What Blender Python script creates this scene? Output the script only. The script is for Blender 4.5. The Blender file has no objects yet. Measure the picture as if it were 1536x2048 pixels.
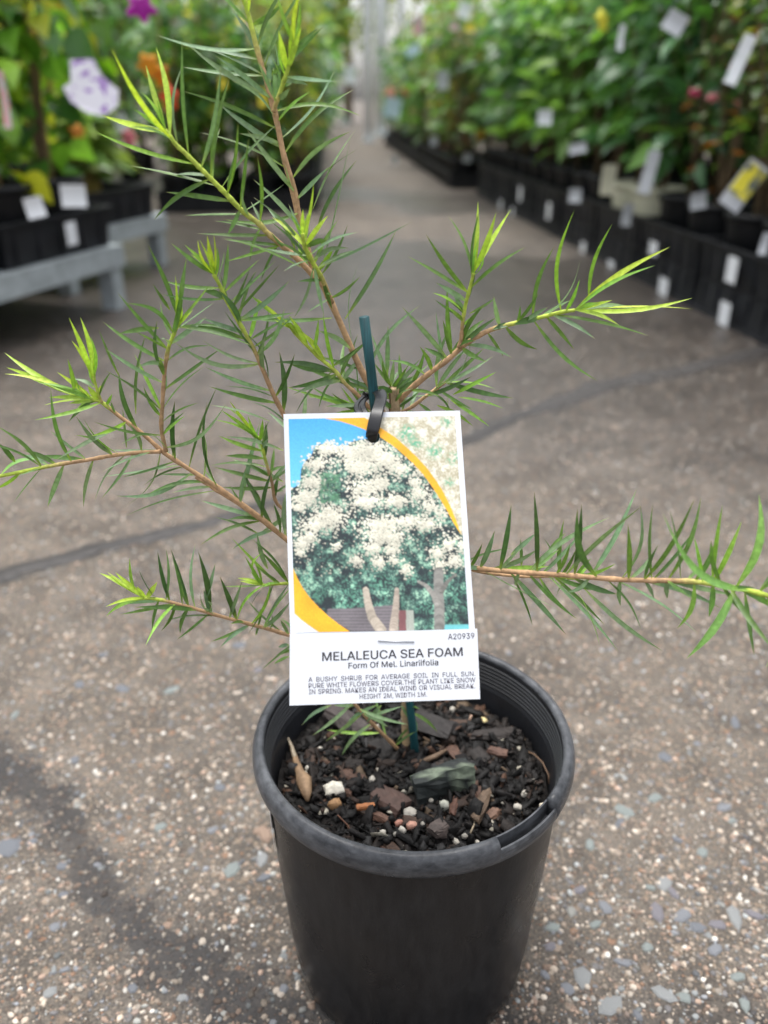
import bpy, bmesh, math, random
import numpy as np
from mathutils import Vector, Matrix

SC = bpy.context.scene
COL = SC.collection
rnd = random.Random(7)
npr = np.random.default_rng(7)
R = math.radians

# ------------------------------------------------------------------ camera
CAMZ, FPX, PITCH = 0.572, 1660.0, R(26.5)
cam_data = bpy.data.cameras.new('camera')
cam = bpy.data.objects.new('camera', cam_data)
COL.objects.link(cam)
cam.location = (0, 0, CAMZ)
cam.rotation_euler = (R(90) - PITCH, 0, 0)
cam_data.sensor_fit = 'VERTICAL'
cam_data.sensor_height = 34.6
cam_data.lens = FPX / 2048 * 34.6
cam_data.clip_start = 0.01
cam_data.clip_end = 500
cam_data.dof.use_dof = True
cam_data.dof.focus_distance = 0.455
cam_data.dof.aperture_fstop = cam_data.lens / 6.0
SC.camera = cam

# ------------------------------------------------------------------ sky and sun (bright overcast)
SUN_EL, SUN_ROT = R(80), R(-25)
world = bpy.data.worlds.new('World')
SC.world = world
world.use_nodes = True
wn, wl = world.node_tree.nodes, world.node_tree.links
wn.clear()
wout = wn.new('ShaderNodeOutputWorld')
wbg = wn.new('ShaderNodeBackground')
wsky = wn.new('ShaderNodeTexSky')
wsky.sky_type = 'NISHITA'
wsky.sun_disc = False
wsky.sun_elevation = SUN_EL
wsky.sun_rotation = SUN_ROT
wsky.air_density = 1.0
wsky.dust_density = 4.0
wsky.ozone_density = 1.0
whs = wn.new('ShaderNodeHueSaturation')
whs.inputs['Saturation'].default_value = 0.25
wl.new(wsky.outputs[0], whs.inputs['Color'])
wl.new(whs.outputs[0], wbg.inputs[0])
wbg.inputs[1].default_value = 0.15
wl.new(wbg.outputs[0], wout.inputs[0])
sun_data = bpy.data.lights.new('sun', 'SUN')
sun_data.energy = 1.2
sun_data.angle = R(35)
sun_data.color = (1.0, 0.97, 0.92)
sun = bpy.data.objects.new('sun', sun_data)
COL.objects.link(sun)
# sun direction: high, from beyond the end of the aisle and a little to the left
_sd = Vector((math.sin(SUN_ROT) * math.cos(SUN_EL), math.cos(SUN_ROT) * math.cos(SUN_EL), math.sin(SUN_EL)))
sun.rotation_euler = _sd.to_track_quat('Z', 'Y').to_euler()
SC.view_settings.view_transform = 'Standard'
SC.view_settings.look = 'None'
SC.view_settings.exposure = 1.25
SC.view_settings.gamma = 1.0
SC.view_settings.use_curve_mapping = False
SC.cycles.use_denoising = True
SC.cycles.max_bounces = 8
SC.cycles.transparent_max_bounces = 4

# ------------------------------------------------------------------ helpers
_c, _s = math.cos(PITCH), math.sin(PITCH)
def ray(px, py):
    a, b = (px - 768) / FPX, (1024 - py) / FPX
    return Vector((a, _c + b * _s, -_s + b * _c))
def at_Y(px, py, Y):
    d = ray(px, py); return Vector((0, 0, CAMZ)) + d * (Y / d.y)
def at_Z(px, py, z):
    d = ray(px, py); return Vector((0, 0, CAMZ)) + d * ((z - CAMZ) / d.z)

def tag(o, label=None, cat=None, group=None, kind=None):
    if label: o['label'] = label
    if cat: o['category'] = cat
    if group: o['group'] = group
    if kind: o['kind'] = kind
    return o
def empty(name, loc=(0, 0, 0), rz=0):
    o = bpy.data.objects.new(name, None); COL.objects.link(o)
    o.empty_display_size = 0.02
    o.location = loc; o.rotation_euler = (0, 0, rz)
    return o
def link(name, me, parent=None, loc=None, rot=None, scale=None):
    o = bpy.data.objects.new(name, me); COL.objects.link(o)
    if parent is not None: o.parent = parent
    if loc is not None: o.location = loc
    if rot is not None: o.rotation_euler = rot
    if scale is not None: o.scale = scale
    return o
def mesh(name, V, Fc, m=None, smooth=False, cols=None):
    me = bpy.data.meshes.new(name)
    me.from_pydata([tuple(v) for v in V], [], [tuple(f) for f in Fc])
    if m is not None: me.materials.append(m)
    if smooth: me.polygons.foreach_set('use_smooth', [True] * len(me.polygons))
    if cols is not None:
        at = me.color_attributes.new('Col', 'FLOAT_COLOR', 'POINT')
        c = np.ones((len(V), 4), dtype=np.float32); c[:, :3] = np.asarray(cols, dtype=np.float32)
        at.data.foreach_set('color', c.ravel())
    me.update()
    return me
def mesh_np(name, V, Fc, m, cols=None, smooth=False):
    """V (n,3), Fc (k,q) arrays of equal sided faces"""
    me = bpy.data.meshes.new(name)
    V = np.asarray(V, dtype=np.float32); Fc = np.asarray(Fc, dtype=np.int32)
    k, q = Fc.shape
    me.vertices.add(len(V)); me.vertices.foreach_set('co', V.ravel())
    me.loops.add(k * q); me.loops.foreach_set('vertex_index', Fc.ravel())
    me.polygons.add(k)
    me.polygons.foreach_set('loop_start', np.arange(0, k * q, q, dtype=np.int32))
    me.polygons.foreach_set('loop_total', np.full(k, q, dtype=np.int32))
    if m is not None: me.materials.append(m)
    if smooth: me.polygons.foreach_set('use_smooth', np.ones(k, dtype=bool))
    if cols is not None:
        at = me.color_attributes.new('Col', 'FLOAT_COLOR', 'POINT')
        c = np.ones((len(V), 4), dtype=np.float32); c[:, :3] = cols
        at.data.foreach_set('color', c.ravel())
    me.update(calc_edges=True)
    return me
class MB:
    def __init__(s): s.V, s.F = [], []
    def add(s, V, Fc):
        n = len(s.V); s.V += [Vector(v) for v in V]; s.F += [tuple(i + n for i in f) for f in Fc]; return s
    def box(s, c, d, M=None):
        x, y, z = d[0] / 2, d[1] / 2, d[2] / 2
        V = [Vector((a * x, b * y, e * z)) + Vector(c) for a in (-1, 1) for b in (-1, 1) for e in (-1, 1)]
        if M is not None: V = [M @ v for v in V]
        return s.add(V, [(0, 1, 3, 2), (4, 6, 7, 5), (0, 4, 5, 1), (2, 3, 7, 6), (0, 2, 6, 4), (1, 5, 7, 3)])
    def tube(s, pts, rad, n=8, cap=True):
        pts = [Vector(p) for p in pts]; m = len(pts)
        rr = rad if isinstance(rad, (list, tuple)) else [rad] * m
        V, Fc = [], []; ref = None
        for i, p in enumerate(pts):
            t = (pts[min(i + 1, m - 1)] - pts[max(i - 1, 0)]).normalized()
            if ref is None:
                ref = Vector((0, 0, 1)) if abs(t.z) < .9 else Vector((1, 0, 0))
            a = (ref - t * ref.dot(t)).normalized(); ref = a; b = t.cross(a)
            for k in range(n):
                th = 2 * math.pi * k / n
                V.append(p + (a * math.cos(th) + b * math.sin(th)) * rr[i])
        for i in range(m - 1):
            for k in range(n):
                k2 = (k + 1) % n
                Fc.append((i * n + k, i * n + k2, (i + 1) * n + k2, (i + 1) * n + k))
        if cap:
            Fc.append(tuple(range(n - 1, -1, -1))); Fc.append(tuple((m - 1) * n + k for k in range(n)))
        return s.add(V, Fc)
    def lathe(s, prof, n=48, a0=0.0, a1=2 * math.pi, caps=False):
        full = abs(a1 - a0 - 2 * math.pi) < 1e-6
        m = n if full else n + 1; V, Fc = [], []; q = len(prof)
        for i in range(m):
            a = a0 + (a1 - a0) * i / n
            for r_, z in prof: V.append((r_ * math.cos(a), r_ * math.sin(a), z))
        for i in range(n):
            i2 = (i + 1) % m
            for j in range(q - 1):
                Fc.append((i * q + j, i2 * q + j, i2 * q + j + 1, i * q + j + 1))
        if caps and not full:
            Fc.append(tuple(range(q))); Fc.append(tuple((m - 1) * q + j for j in range(q - 1, -1, -1)))
        return s.add(V, Fc)
    def mesh(s, name, m, smooth=False, cols=None): return mesh(name, s.V, s.F, m, smooth, cols)

# ------------------------------------------------------------------ materials
def newmat(name):
    m = bpy.data.materials.new(name); m.use_nodes = True
    nt = m.node_tree; return m, nt.nodes, nt.links, nt.nodes['Principled BSDF']
def ramp(nodes, stops, interp='LINEAR'):
    r_ = nodes.new('ShaderNodeValToRGB'); r_.color_ramp.interpolation = interp
    el = r_.color_ramp.elements
    while len(el) < len(stops): el.new(0.5)
    for e, (p, c) in zip(el, stops):
        e.position = p; e.color = (*c, 1) if len(c) == 3 else c
    return r_
def noise(nodes, links, coord, scale, detail=4, rough=.55, dist=0):
    n = nodes.new('ShaderNodeTexNoise')
    n.inputs['Scale'].default_value = scale; n.inputs['Detail'].default_value = detail
    n.inputs['Roughness'].default_value = rough; n.inputs['Distortion'].default_value = dist
    if coord is not None: links.new(coord, n.inputs['Vector'])
    return n
def mixc(nodes, links, fac, a, b, mode='MIX'):
    n = nodes.new('ShaderNodeMix'); n.data_type = 'RGBA'; n.blend_type = mode
    for sock, v in ((n.inputs[0], fac), (n.inputs[6], a), (n.inputs[7], b)):
        if isinstance(v, (int, float)): sock.default_value = v
        elif isinstance(v, tuple): sock.default_value = (*v, 1)
        else: links.new(v, sock)
    return n.outputs[2]
def bump(nodes, links, height, strength, dist, bsdf):
    b = nodes.new('ShaderNodeBump'); b.inputs['Strength'].default_value = strength; b.inputs['Distance'].default_value = dist
    links.new(height, b.inputs['Height']); links.new(b.outputs[0], bsdf.inputs['Normal'])
    return b
def math_(nodes, links, op, a, b=None, clamp=False):
    n = nodes.new('ShaderNodeMath'); n.operation = op; n.use_clamp = clamp
    for i, v in enumerate((a, b)):
        if v is None: continue
        if isinstance(v, (int, float)): n.inputs[i].default_value = v
        else: links.new(v, n.inputs[i])
    return n.outputs[0]
def simple(name, base, rough=.6, var=.25, scale=30, spec=.5, bumpd=0, metal=0):
    m, N, L, B = newmat(name)
    tc = N.new('ShaderNodeTexCoord')
    n = noise(N, L, tc.outputs['Object'], scale, 5)
    r_ = ramp(N, [(.3, tuple(c * (1 - var) for c in base)), (.7, tuple(min(1, c * (1 + var)) for c in base))])
    L.new(n.outputs[0], r_.inputs[0]); L.new(r_.outputs[0], B.inputs['Base Color'])
    B.inputs['Roughness'].default_value = rough; B.inputs['Specular IOR Level'].default_value = spec
    B.inputs['Metallic'].default_value = metal
    if bumpd: bump(N, L, n.outputs[0], .6, bumpd, B)
    return m
def attr_mat(name, rough=.5, transl=0.0, spec=.5, fine=0, bumpd=0, tint=(1.25, 1.3, .6)):
    m, N, L, B = newmat(name)
    a = N.new('ShaderNodeAttribute'); a.attribute_name = 'Col'
    col = a.outputs['Color']
    if fine:
        tc = N.new('ShaderNodeTexCoord')
        n = noise(N, L, tc.outputs['Object'], fine, 4)
        r_ = ramp(N, [(.3, (.72, .72, .72)), (.7, (1.22, 1.22, 1.22))]); L.new(n.outputs[0], r_.inputs[0])
        col = mixc(N, L, 1.0, col, r_.outputs[0], 'MULTIPLY')
        if bumpd: bump(N, L, n.outputs[0], .5, bumpd, B)
    L.new(col, B.inputs['Base Color'])
    B.inputs['Roughness'].default_value = rough; B.inputs['Specular IOR Level'].default_value = spec
    if transl:
        t = N.new('ShaderNodeBsdfTranslucent')
        tcol = mixc(N, L, 1.0, col, tint, 'MULTIPLY'); L.new(tcol, t.inputs[0])
        mx = N.new('ShaderNodeMixShader'); mx.inputs[0].default_value = transl
        L.new(B.outputs[0], mx.inputs[1]); L.new(t.outputs[0], mx.inputs[2])
        L.new(mx.outputs[0], N['Material Output'].inputs['Surface'])
    return m

M_LEAF = attr_mat('foliage', .30, .45, .5)
M_FINE_LEAF = attr_mat('slim_leaf', .42, .3, .45, fine=350, bumpd=.0002)
M_BARK = attr_mat('twig_bark', .7, 0, .3, fine=500, bumpd=.0004)
M_STONE = attr_mat('stone', .75, 0, .35, fine=260, bumpd=.0006)
M_CHIP = attr_mat('bark_chip', .7, 0, .35, fine=240, bumpd=.001)
M_PRINT = attr_mat('printed_picture', .38, 0, .4)
M_PETAL = attr_mat('petal', .6, .3, .3, tint=(1.1, 1, 1))
M_BLACK = simple('black_plastic', (.006, .0065, .008), .45, .35, 12, .3)
M_GREYPLASTIC = simple('weathered_black_plastic', (.012, .013, .016), .5, .5, 9, .35)
M_WHITE = simple('white_paper', (.54, .56, .60), .42, .03, 40)
M_CREAM = simple('cream_plastic', (.62, .60, .46), .5, .05, 8)
M_GOLD = simple('gold_plastic', (.24, .18, .05), .4, .12, 8)
M_GALV = simple('galvanised_steel', (.44, .49, .51), .45, .2, 25, .5, 0, .35)
M_SOIL = simple('potting_soil', (.007, .0055, .005), .85, .6, 300, .3, .002)
M_STEMS = simple('plant_stem', (.16, .11, .06), .75, .3, 60)
M_CANE = simple('bamboo_cane', (.36, .25, .12), .6, .25, 25)
M_INK = simple('dark_ink', (.03, .027, .033), .6, .05, 50)
M_INK2 = simple('grey_ink', (.06, .05, .07), .6, .05, 50)
M_WIRE = simple('staple_steel', (.45, .46, .48), .32, .08, 80, .5, 0, .8)
M_STRAP = simple('black_strap', (.012, .012, .014), .36, .3, 90, .5, .0003)
def at_D(px, py, D): return Vector((0, 0, CAMZ)) + ray(px, py) * D
def smooth_noise2(x, y, seed=0):
    """cheap value noise on arrays"""
    r_ = np.random.default_rng(seed).random((257, 257))
    xi = np.floor(x).astype(int); yi = np.floor(y).astype(int)
    fx, fy = x - xi, y - yi; fx = fx * fx * (3 - 2 * fx); fy = fy * fy * (3 - 2 * fy)
    g = lambda a, b: r_[a % 257, b % 257]
    return (g(xi, yi) * (1 - fx) * (1 - fy) + g(xi + 1, yi) * fx * (1 - fy) + g(xi, yi + 1) * (1 - fx) * fy + g(xi + 1, yi + 1) * fx * fy)

# ================================================================== ground
STAIN = [(-120, 1470), (0, 1535), (60, 1575), (130, 1625), (155, 1690), (190, 1775), (290, 1870), (380, 1932), (450, 1985), (560, 2050), (680, 2130)]
def ground_material():
    m, N, L, B = newmat('exposed_aggregate_concrete')
    tc = N.new('ShaderNodeTexCoord'); co = tc.outputs['Object']
    big = noise(N, L, co, 1.6, 4); mid = noise(N, L, co, 14, 5, .6); fin = noise(N, L, co, 420, 3, .7)
    base = ramp(N, [(.3, (.060, .052, .044)), (.5, (.094, .082, .070)), (.72, (.142, .124, .107))])
    L.new(mid.outputs[0], base.inputs[0])
    fr = ramp(N, [(.3, (.22, .21, .20)), (.5, (.95, .93, .9)), (.7, (2.1, 2.0, 1.85))]); L.new(fin.outputs[0], fr.inputs[0])
    col = mixc(N, L, .9, base.outputs[0], fr.outputs[0], 'MULTIPLY')
    # aggregate grains of three sizes
    hsum = None
    for sc_, thr, amt in ((330, .30, .8), (150, .26, .75), (75, .2, .65)):
        v = N.new('ShaderNodeTexVoronoi'); v.inputs['Scale'].default_value = sc_; L.new(co, v.inputs['Vector'])
        pick = N.new('ShaderNodeSeparateColor'); L.new(v.outputs['Color'], pick.inputs[0])
        cr = ramp(N, [(0, (.07, .055, .045)), (.2, (.20, .15, .11)), (.45, (.26, .20, .145)), (.6, (.15, .15, .155)), (.75, (.34, .27, .21)), (.9, (.25, .14, .085)), (1, (.42, .38, .33))], 'CONSTANT')
        L.new(pick.outputs[0], cr.inputs[0])
        inside = ramp(N, [(thr, (1, 1, 1)), (thr + .1, (0, 0, 0))]); L.new(v.outputs['Distance'], inside.inputs[0])
        sel = math_(N, L, 'GREATER_THAN', pick.outputs[1], .35)
        f = math_(N, L, 'MULTIPLY', math_(N, L, 'MULTIPLY', inside.outputs[0], sel), amt)
        col = mixc(N, L, f, col, cr.outputs[0])
        hsum = f if hsum is None else math_(N, L, 'ADD', hsum, f)
    # damp zone across the aisle, with an uneven edge
    sep = N.new('ShaderNodeSeparateXYZ'); L.new(co, sep.inputs[0])
    yy = math_(N, L, 'ADD', sep.outputs[1], math_(N, L, 'MULTIPLY', math_(N, L, 'SUBTRACT', big.outputs[0], .5), 1.6))
    yy = math_(N, L, 'ADD', yy, math_(N, L, 'MULTIPLY', sep.outputs[0], .55))
    mr = N.new('ShaderNodeMapRange'); mr.inputs['From Min'].default_value = 0; mr.inputs['From Max'].default_value = 14
    L.new(yy, mr.inputs['Value'])
    dr = ramp(N, [(.0, (0, 0, 0)), (.085, (.0, .0, .0)), (.125, (.8, .8, .8)), (.21, (1, 1, 1)), (.275, (.9, .9, .9)), (.30, (.1, .1, .1)), (.35, (.0, .0, .0)), (.37, (.85, .85, .85)), (.43, (.9, .9, .9)), (.46, (.2, .2, .2)), (.53, (.1, .1, .1)), (.56, (.3, .3, .3)), (.75, (.05, .05, .05))])
    L.new(mr.outputs[0], dr.inputs[0]); damp = dr.outputs[0]
    dcol = mixc(N, L, 1.0, col, (.42, .42, .45), 'MULTIPLY')
    col = mixc(N, L, damp, col, dcol)
    # old dark stain: centre line as y = f(x), width and edge broken up by noise
    sp = sorted([tuple(at_Z(x, y, 0).xy) for x, y in STAIN])
    xa, xb = sp[0][0], sp[-1][0]; ya = min(q[1] for q in sp); yb = max(q[1] for q in sp)
    cr = ramp(N, [((x - xa) / (xb - xa), ((y - ya) / (yb - ya),) * 3) for x, y in sp])
    mx = N.new('ShaderNodeMapRange'); mx.inputs['From Min'].default_value = xa; mx.inputs['From Max'].default_value = xb; L.new(sep.outputs[0], mx.inputs['Value'])
    L.new(mx.outputs[0], cr.inputs[0])
    my = N.new('ShaderNodeMapRange'); my.inputs['To Min'].default_value = ya; my.inputs['To Max'].default_value = yb; L.new(cr.outputs[0], my.inputs['Value'])
    nn = noise(N, L, co, 40, 8, .72)
    dist = math_(N, L, 'ABSOLUTE', math_(N, L, 'SUBTRACT', sep.outputs[1], my.outputs[0]))
    dist = math_(N, L, 'ADD', dist, math_(N, L, 'MULTIPLY', math_(N, L, 'SUBTRACT', nn.outputs[0], .5), .125))
    sr_ = ramp(N, [(.0, (1, 1, 1)), (.020, (.9, .9, .9)), (.028, (.4, .4, .4)), (.06, (0, 0, 0))]); L.new(dist, sr_.inputs[0])
    col = mixc(N, L, math_(N, L, 'MULTIPLY', sr_.outputs[0], .85), col, (.026, .025, .026))
    blot = ramp(N, [(.3, (.48, .46, .45)), (.5, (.95, .95, .95)), (.7, (1.3, 1.28, 1.25))]); L.new(noise(N, L, co, 5, 6, .65).outputs[0], blot.inputs[0])
    col = mixc(N, L, .8, col, blot.outputs[0], 'MULTIPLY')
    L.new(col, B.inputs['Base Color'])
    rr = math_(N, L, 'SUBTRACT', .8, math_(N, L, 'MULTIPLY', damp, .5)); L.new(rr, B.inputs['Roughness'])
    B.inputs['Specular IOR Level'].default_value = .45
    hh = math_(N, L, 'ADD', math_(N, L, 'MULTIPLY', fin.outputs[0], .8), hsum)
    b = bump(N, L, hh, .8, .0016, B)
    return m
gm = ground_material()
nx = 40
gv, gf = [], []
xs = [-150, -60, -20, -8, -3, -1.5, 0, 1.5, 3, 8, 20, 60, 150]; ys = [-60, -15, -4, -1, 0, 1, 2, 4, 8, 15, 30, 80, 250]
for y in ys:
    for x in xs: gv.append((x, y, 0))
for j in range(len(ys) - 1):
    for i in range(len(xs) - 1):
        a = j * len(xs) + i; gf.append((a, a + 1, a + 1 + len(xs), a + len(xs)))
ground = tag(link('ground', mesh('ground', gv, gf, gm)), 'brown exposed aggregate concrete floor of the nursery aisle', 'ground', None, 'structure')

# tar filled joints
def seam(name, pts, label, zt=.0035, seed=1, mat=None):
    rs = random.Random(seed); P = []
    for (x, y, w) in pts:
        P.append((at_Z(x, y, 0), w * (1.05 if mat is M_TAR else 1)))
    Q = []
    for i in range(len(P) - 1):
        for k in range(22):
            t = k / 22; Q.append((P[i][0].lerp(P[i + 1][0], t), P[i][1] * (1 - t) + P[i + 1][1] * t))
    Q.append(P[-1]); V, Fc = [], []
    wob = lambda i, ph: sum(a_ * math.sin(i * f_ + ph * q_) for a_, f_, q_ in ((.12, .11, 1.0), (.10, .27, 2.3), (.06, .61, 3.1), (.05, 1.3, 4.7)))
    for i, (p, w) in enumerate(Q):
        t = (Q[min(i + 1, len(Q) - 1)][0] - Q[max(i - 1, 0)][0]).normalized(); n = Vector((-t.y, t.x, 0))
        a, b = w * (.5 + wob(i, seed) + rs.uniform(-.04, .04)), w * (.5 + wob(i, seed + 9) + rs.uniform(-.04, .04)); a, b = max(a, .08 * w), max(b, .08 * w)
        for o, z in ((a, .0006), (a * .7, zt), (0, zt * 1.15), (-b * .7, zt), (-b, .0006)):
            V.append((p.x + n.x * o, p.y + n.y * o, z + rs.uniform(-.0004, .0004)))
    for i in range(len(Q) - 1):
        for j in range(4):
            Fc.append((i * 5 + j, i * 5 + j + 1, i * 5 + j + 6, i * 5 + j + 5))
    return tag(link(name, mesh(name, V, Fc, mat, True)), label, 'joint filler', None, 'structure')
M_TAR = simple('old_tar', (.034, .031, .030), .62, .35, 60, .4, .002)
M_TAR2 = simple('dark_tar', (.030, .029, .029), .6, .35, 90, .4, .002)
seam('joint_filler', [(-80, 1180, .032), (0, 1150, .030), (150, 1112, .030), (300, 1072, .026), (420, 1045, .022), (560, 1000, .022), (750, 940, .022), (930, 880, .026), (1050, 826, .03), (1130, 796, .045), (1230, 766, .055), (1330, 745, .05), (1430, 725, .045), (1536, 700, .05), (1650, 680, .05)],
     'grey brown tar filled joint running across the concrete aisle', seed=3, mat=M_TAR)
seam('joint_crack', [(x, y + dy + (5 if i_ % 2 else -3), .004 + .006 * (x > 900)) for i_, (x, y, dy) in enumerate(((-80, 1180, 14), (0, 1150, 14), (150, 1112, 12), (300, 1072, 10), (420, 1045, 8), (560, 1000, 7), (750, 940, 7), (930, 880, 8), (1050, 826, 10), (1130, 796, 12), (1230, 766, 13), (1330, 745, 11), (1430, 725, 10), (1536, 700, 10), (1650, 680, 9)))],
     'thin dark crack along the front of the filled joint', .0009, 8, M_TAR2)

# loose and embedded stones
PC = Vector((.0187, .416, .008))
def stone_template(n, seed, flat=.5, sides=6):
    rs = random.Random(seed); V = []; Fc = []
    rad = [rs.uniform(.75, 1.15) for _ in range(sides)]
    for r_, z in ((1.0, -.25), (1.0, .35), (.68, 1.0)):
        for k in range(sides):
            a = 2 * math.pi * (k + rs.uniform(-.15, .15) * (r_ < 1)) / sides
            V.append((math.cos(a) * rad[k] * r_ * .5, math.sin(a) * rad[k] * r_ * .5, z * flat * .5))
    for j in range(2):
        for k in range(sides):
            k2 = (k + 1) % sides; Fc.append((j * sides + k, j * sides + k2, (j + 1) * sides + k2, (j + 1) * sides + k))
    return V, Fc, tuple(2 * sides + k for k in range(sides))
STONE_COLS = [(.45, .35, .25), (.52, .43, .33), (.35, .22, .14), (.42, .27, .18), (.20, .21, .23), (.27, .29, .29), (.30, .30, .27), (.56, .52, .45), (.24, .17, .13), (.16, .15, .15)]
FLAKES = [(.17, .18, .20), (.22, .23, .25), (.24, .27, .26), (.20, .19, .21), (.28, .29, .29), (.15, .15, .16)]
STONE_COLS = [tuple(.70 * v + .30 * (.3 * c[0] + .5 * c[1] + .2 * c[2]) for v in c) for c in STONE_COLS]
def stain_d(x, y):
    q = sorted(tuple(at_Z(a_, b_, 0).xy) for a_, b_ in STAIN); return np.abs(y - np.interp(x, [v[0] for v in q], [v[1] for v in q]))
templates = [stone_template(0, 20 + i) for i in range(10)]
# 300 stones that show largest: each its own object sharing mesh data
smesh = {}
for ti, (V, Fc, cap) in enumerate(templates):
    for ci, c in enumerate(STONE_COLS + FLAKES):
        smesh[ti, ci] = mesh('stone', V, list(Fc) + [cap], M_STONE, False, [tuple(.72 * q for q in c)] * len(V))
def place_stone(p, sx, sy, sz, rz, ti, ci):
    o = link('stone', smesh[ti, ci], ground); o.location = (p.x, p.y, 0)
    o.scale = (sx, sy, sz); o.rotation_euler = (0, 0, rz)
    return o
spots = [(870, 0)]
known = [(20, 1695, 60, 18, 11), (868 * .3646, 1350 + 855 * .3646, 32, 20, 14), (1390 / 1536 * 486 + 1050, 1870, 30, 26, 11)]
flake_px = [(1247, 1622, 45, 12), (1405, 1705, 34, 12), (1330, 1770, 42, 14), (1345, 1785, 34, 13), (1300, 1775, 24, 12), (1210, 1815, 36, 11), (1315, 1825, 50, 13), (1365, 1830, 42, 11), (1395, 1855, 38, 10), (1435, 1850, 40, 13), (1470, 1835, 50, 14), (1295, 1895, 32, 12), (1245, 1925, 30, 11), (1105, 1855, 34, 12), (1190, 1850, 26, 12), (1430, 1900, 36, 11), (1510, 1830, 40, 13), (1475, 1955, 38, 12), (1370, 1995, 34, 12), (1330, 1990, 46, 14), (1490, 2010, 36, 12), (1220, 2010, 50, 14), (1090, 1950, 28, 11), (1165, 1955, 50, 14), (1275, 2030, 30, 10), (1310, 1595, 40, 12), (1240, 1645, 30, 10), (1450, 1615, 34, 11), (1355, 1680, 28, 10), (1180, 1690, 40, 12), (1330, 1515, 36, 10), (1160, 1780, 40, 13), (1470, 1445, 34, 10),
            (440, 1575, 30, 10), (320, 1655, 30, 12), (425, 1660, 26, 11), (465, 1740, 40, 12), (525, 1720, 38, 14), (530, 1755, 36, 10), (195, 1730, 22, 11), (240, 1725, 20, 12), (15, 1695, 60, 10), (127, 1790, 22, 10), (150, 1520, 26, 10), (30, 1430, 28, 12), (160, 1370, 26, 10), (245, 1377, 30, 10), (345, 1380, 34, 12), (130, 1940, 26, 11), (265, 1977, 24, 10), (365, 1995, 24, 14), (205, 1310, 26, 10), (480, 1290, 34, 10), (60, 1870, 18, 11), (108, 1940, 24, 5), (40, 1985, 20, 2), (210, 2040, 20, 3), (530, 1670, 44, 2), (520, 1660, 30, 2)]
rs = random.Random(11)
nst = 0
for (x, y, w, ci) in flake_px:
    p = at_Z(x, y, 0); D = (p.y * _c - (p.z - CAMZ) * _s); s = w * D / FPX
    place_stone(p, s * rs.uniform(.9, 1.2), s * rs.uniform(.5, .8), .0035 + s * .1 if ci >= 10 else s * .5, rs.uniform(0, 6.28), rs.randrange(10), ci); nst += 1
while nst < 300:
    x, y = rs.uniform(-10, 1546), rs.uniform(1230, 2050) if rs.random() < .8 else rs.uniform(1000, 1230)
    p = at_Z(x, y, 0)
    if (p.xy - PC.xy).length < .088: continue
    s = rs.uniform(.004, .007) if rs.random() < .85 else rs.uniform(.007, .012)
    ci = rs.choice([0, 1, 1, 2, 3, 4, 5, 6, 7]) if s < .008 else rs.choice([10, 11, 12, 13, 14, 6, 8])
    place_stone(p, s, s * rs.uniform(.6, .95), s * rs.uniform(.4, .6) if s < .008 else .004, rs.uniform(0, 6.28), rs.randrange(10), ci); nst += 1
# the uncountable small ones: one mesh
NS = 78000
TV = np.array([t[0] for t in templates]); TF = np.array([t[1] for t in templates][0]); CAPQ = np.array([[12, 13, 14, 15], [12, 15, 16, 17]])
TF = np.vstack([TF, CAPQ])
u = npr.random(NS); yy = .13 + 2.4 * u ** 2.0
xx = (npr.random(NS) - .5) * 2 * (.30 + .46 * yy)
keep = np.hypot(xx - PC.x, yy - PC.y) > .082
xx, yy = xx[keep], yy[keep]; n = len(xx)
# clustering
dens = smooth_noise2(xx * 9 + 50, yy * 9 + 50, 3); keep = npr.random(n) < (.4 + .9 * dens); xx, yy = xx[keep], yy[keep]; n = len(xx)
sz = .0017 + .0048 * npr.random(n) ** 2.8
rot = npr.random(n) * 6.283; asp = .55 + .4 * npr.random(n)
T = TV[npr.integers(0, 10, n)]
ax, ay, az = T[..., 0] * sz[:, None], T[..., 1] * (sz * asp)[:, None], T[..., 2] * (sz * .75)[:, None]
X = ax * np.cos(rot)[:, None] - ay * np.sin(rot)[:, None] + xx[:, None]
Y = ax * np.sin(rot)[:, None] + ay * np.cos(rot)[:, None] + yy[:, None]
V = np.stack([X, Y, az], -1).reshape(-1, 3)
Fq = (TF[None] + (np.arange(n) * 18)[:, None, None]).reshape(-1, 4)
stf = 1 - .6 * np.clip(1.6 - stain_d(xx, yy) / .024, 0, 1)
cc = stf[:, None] * np.array(STONE_COLS)[npr.choice(10, n, p=[.2, .17, .11, .11, .09, .08, .07, .07, .06, .04])] * (.35 + .85 * npr.random(n))[:, None]
o = link('grit', mesh_np('grit', V, Fq, M_STONE, np.repeat(cc, 18, 0)), ground); o['kind'] = 'stuff'

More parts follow.
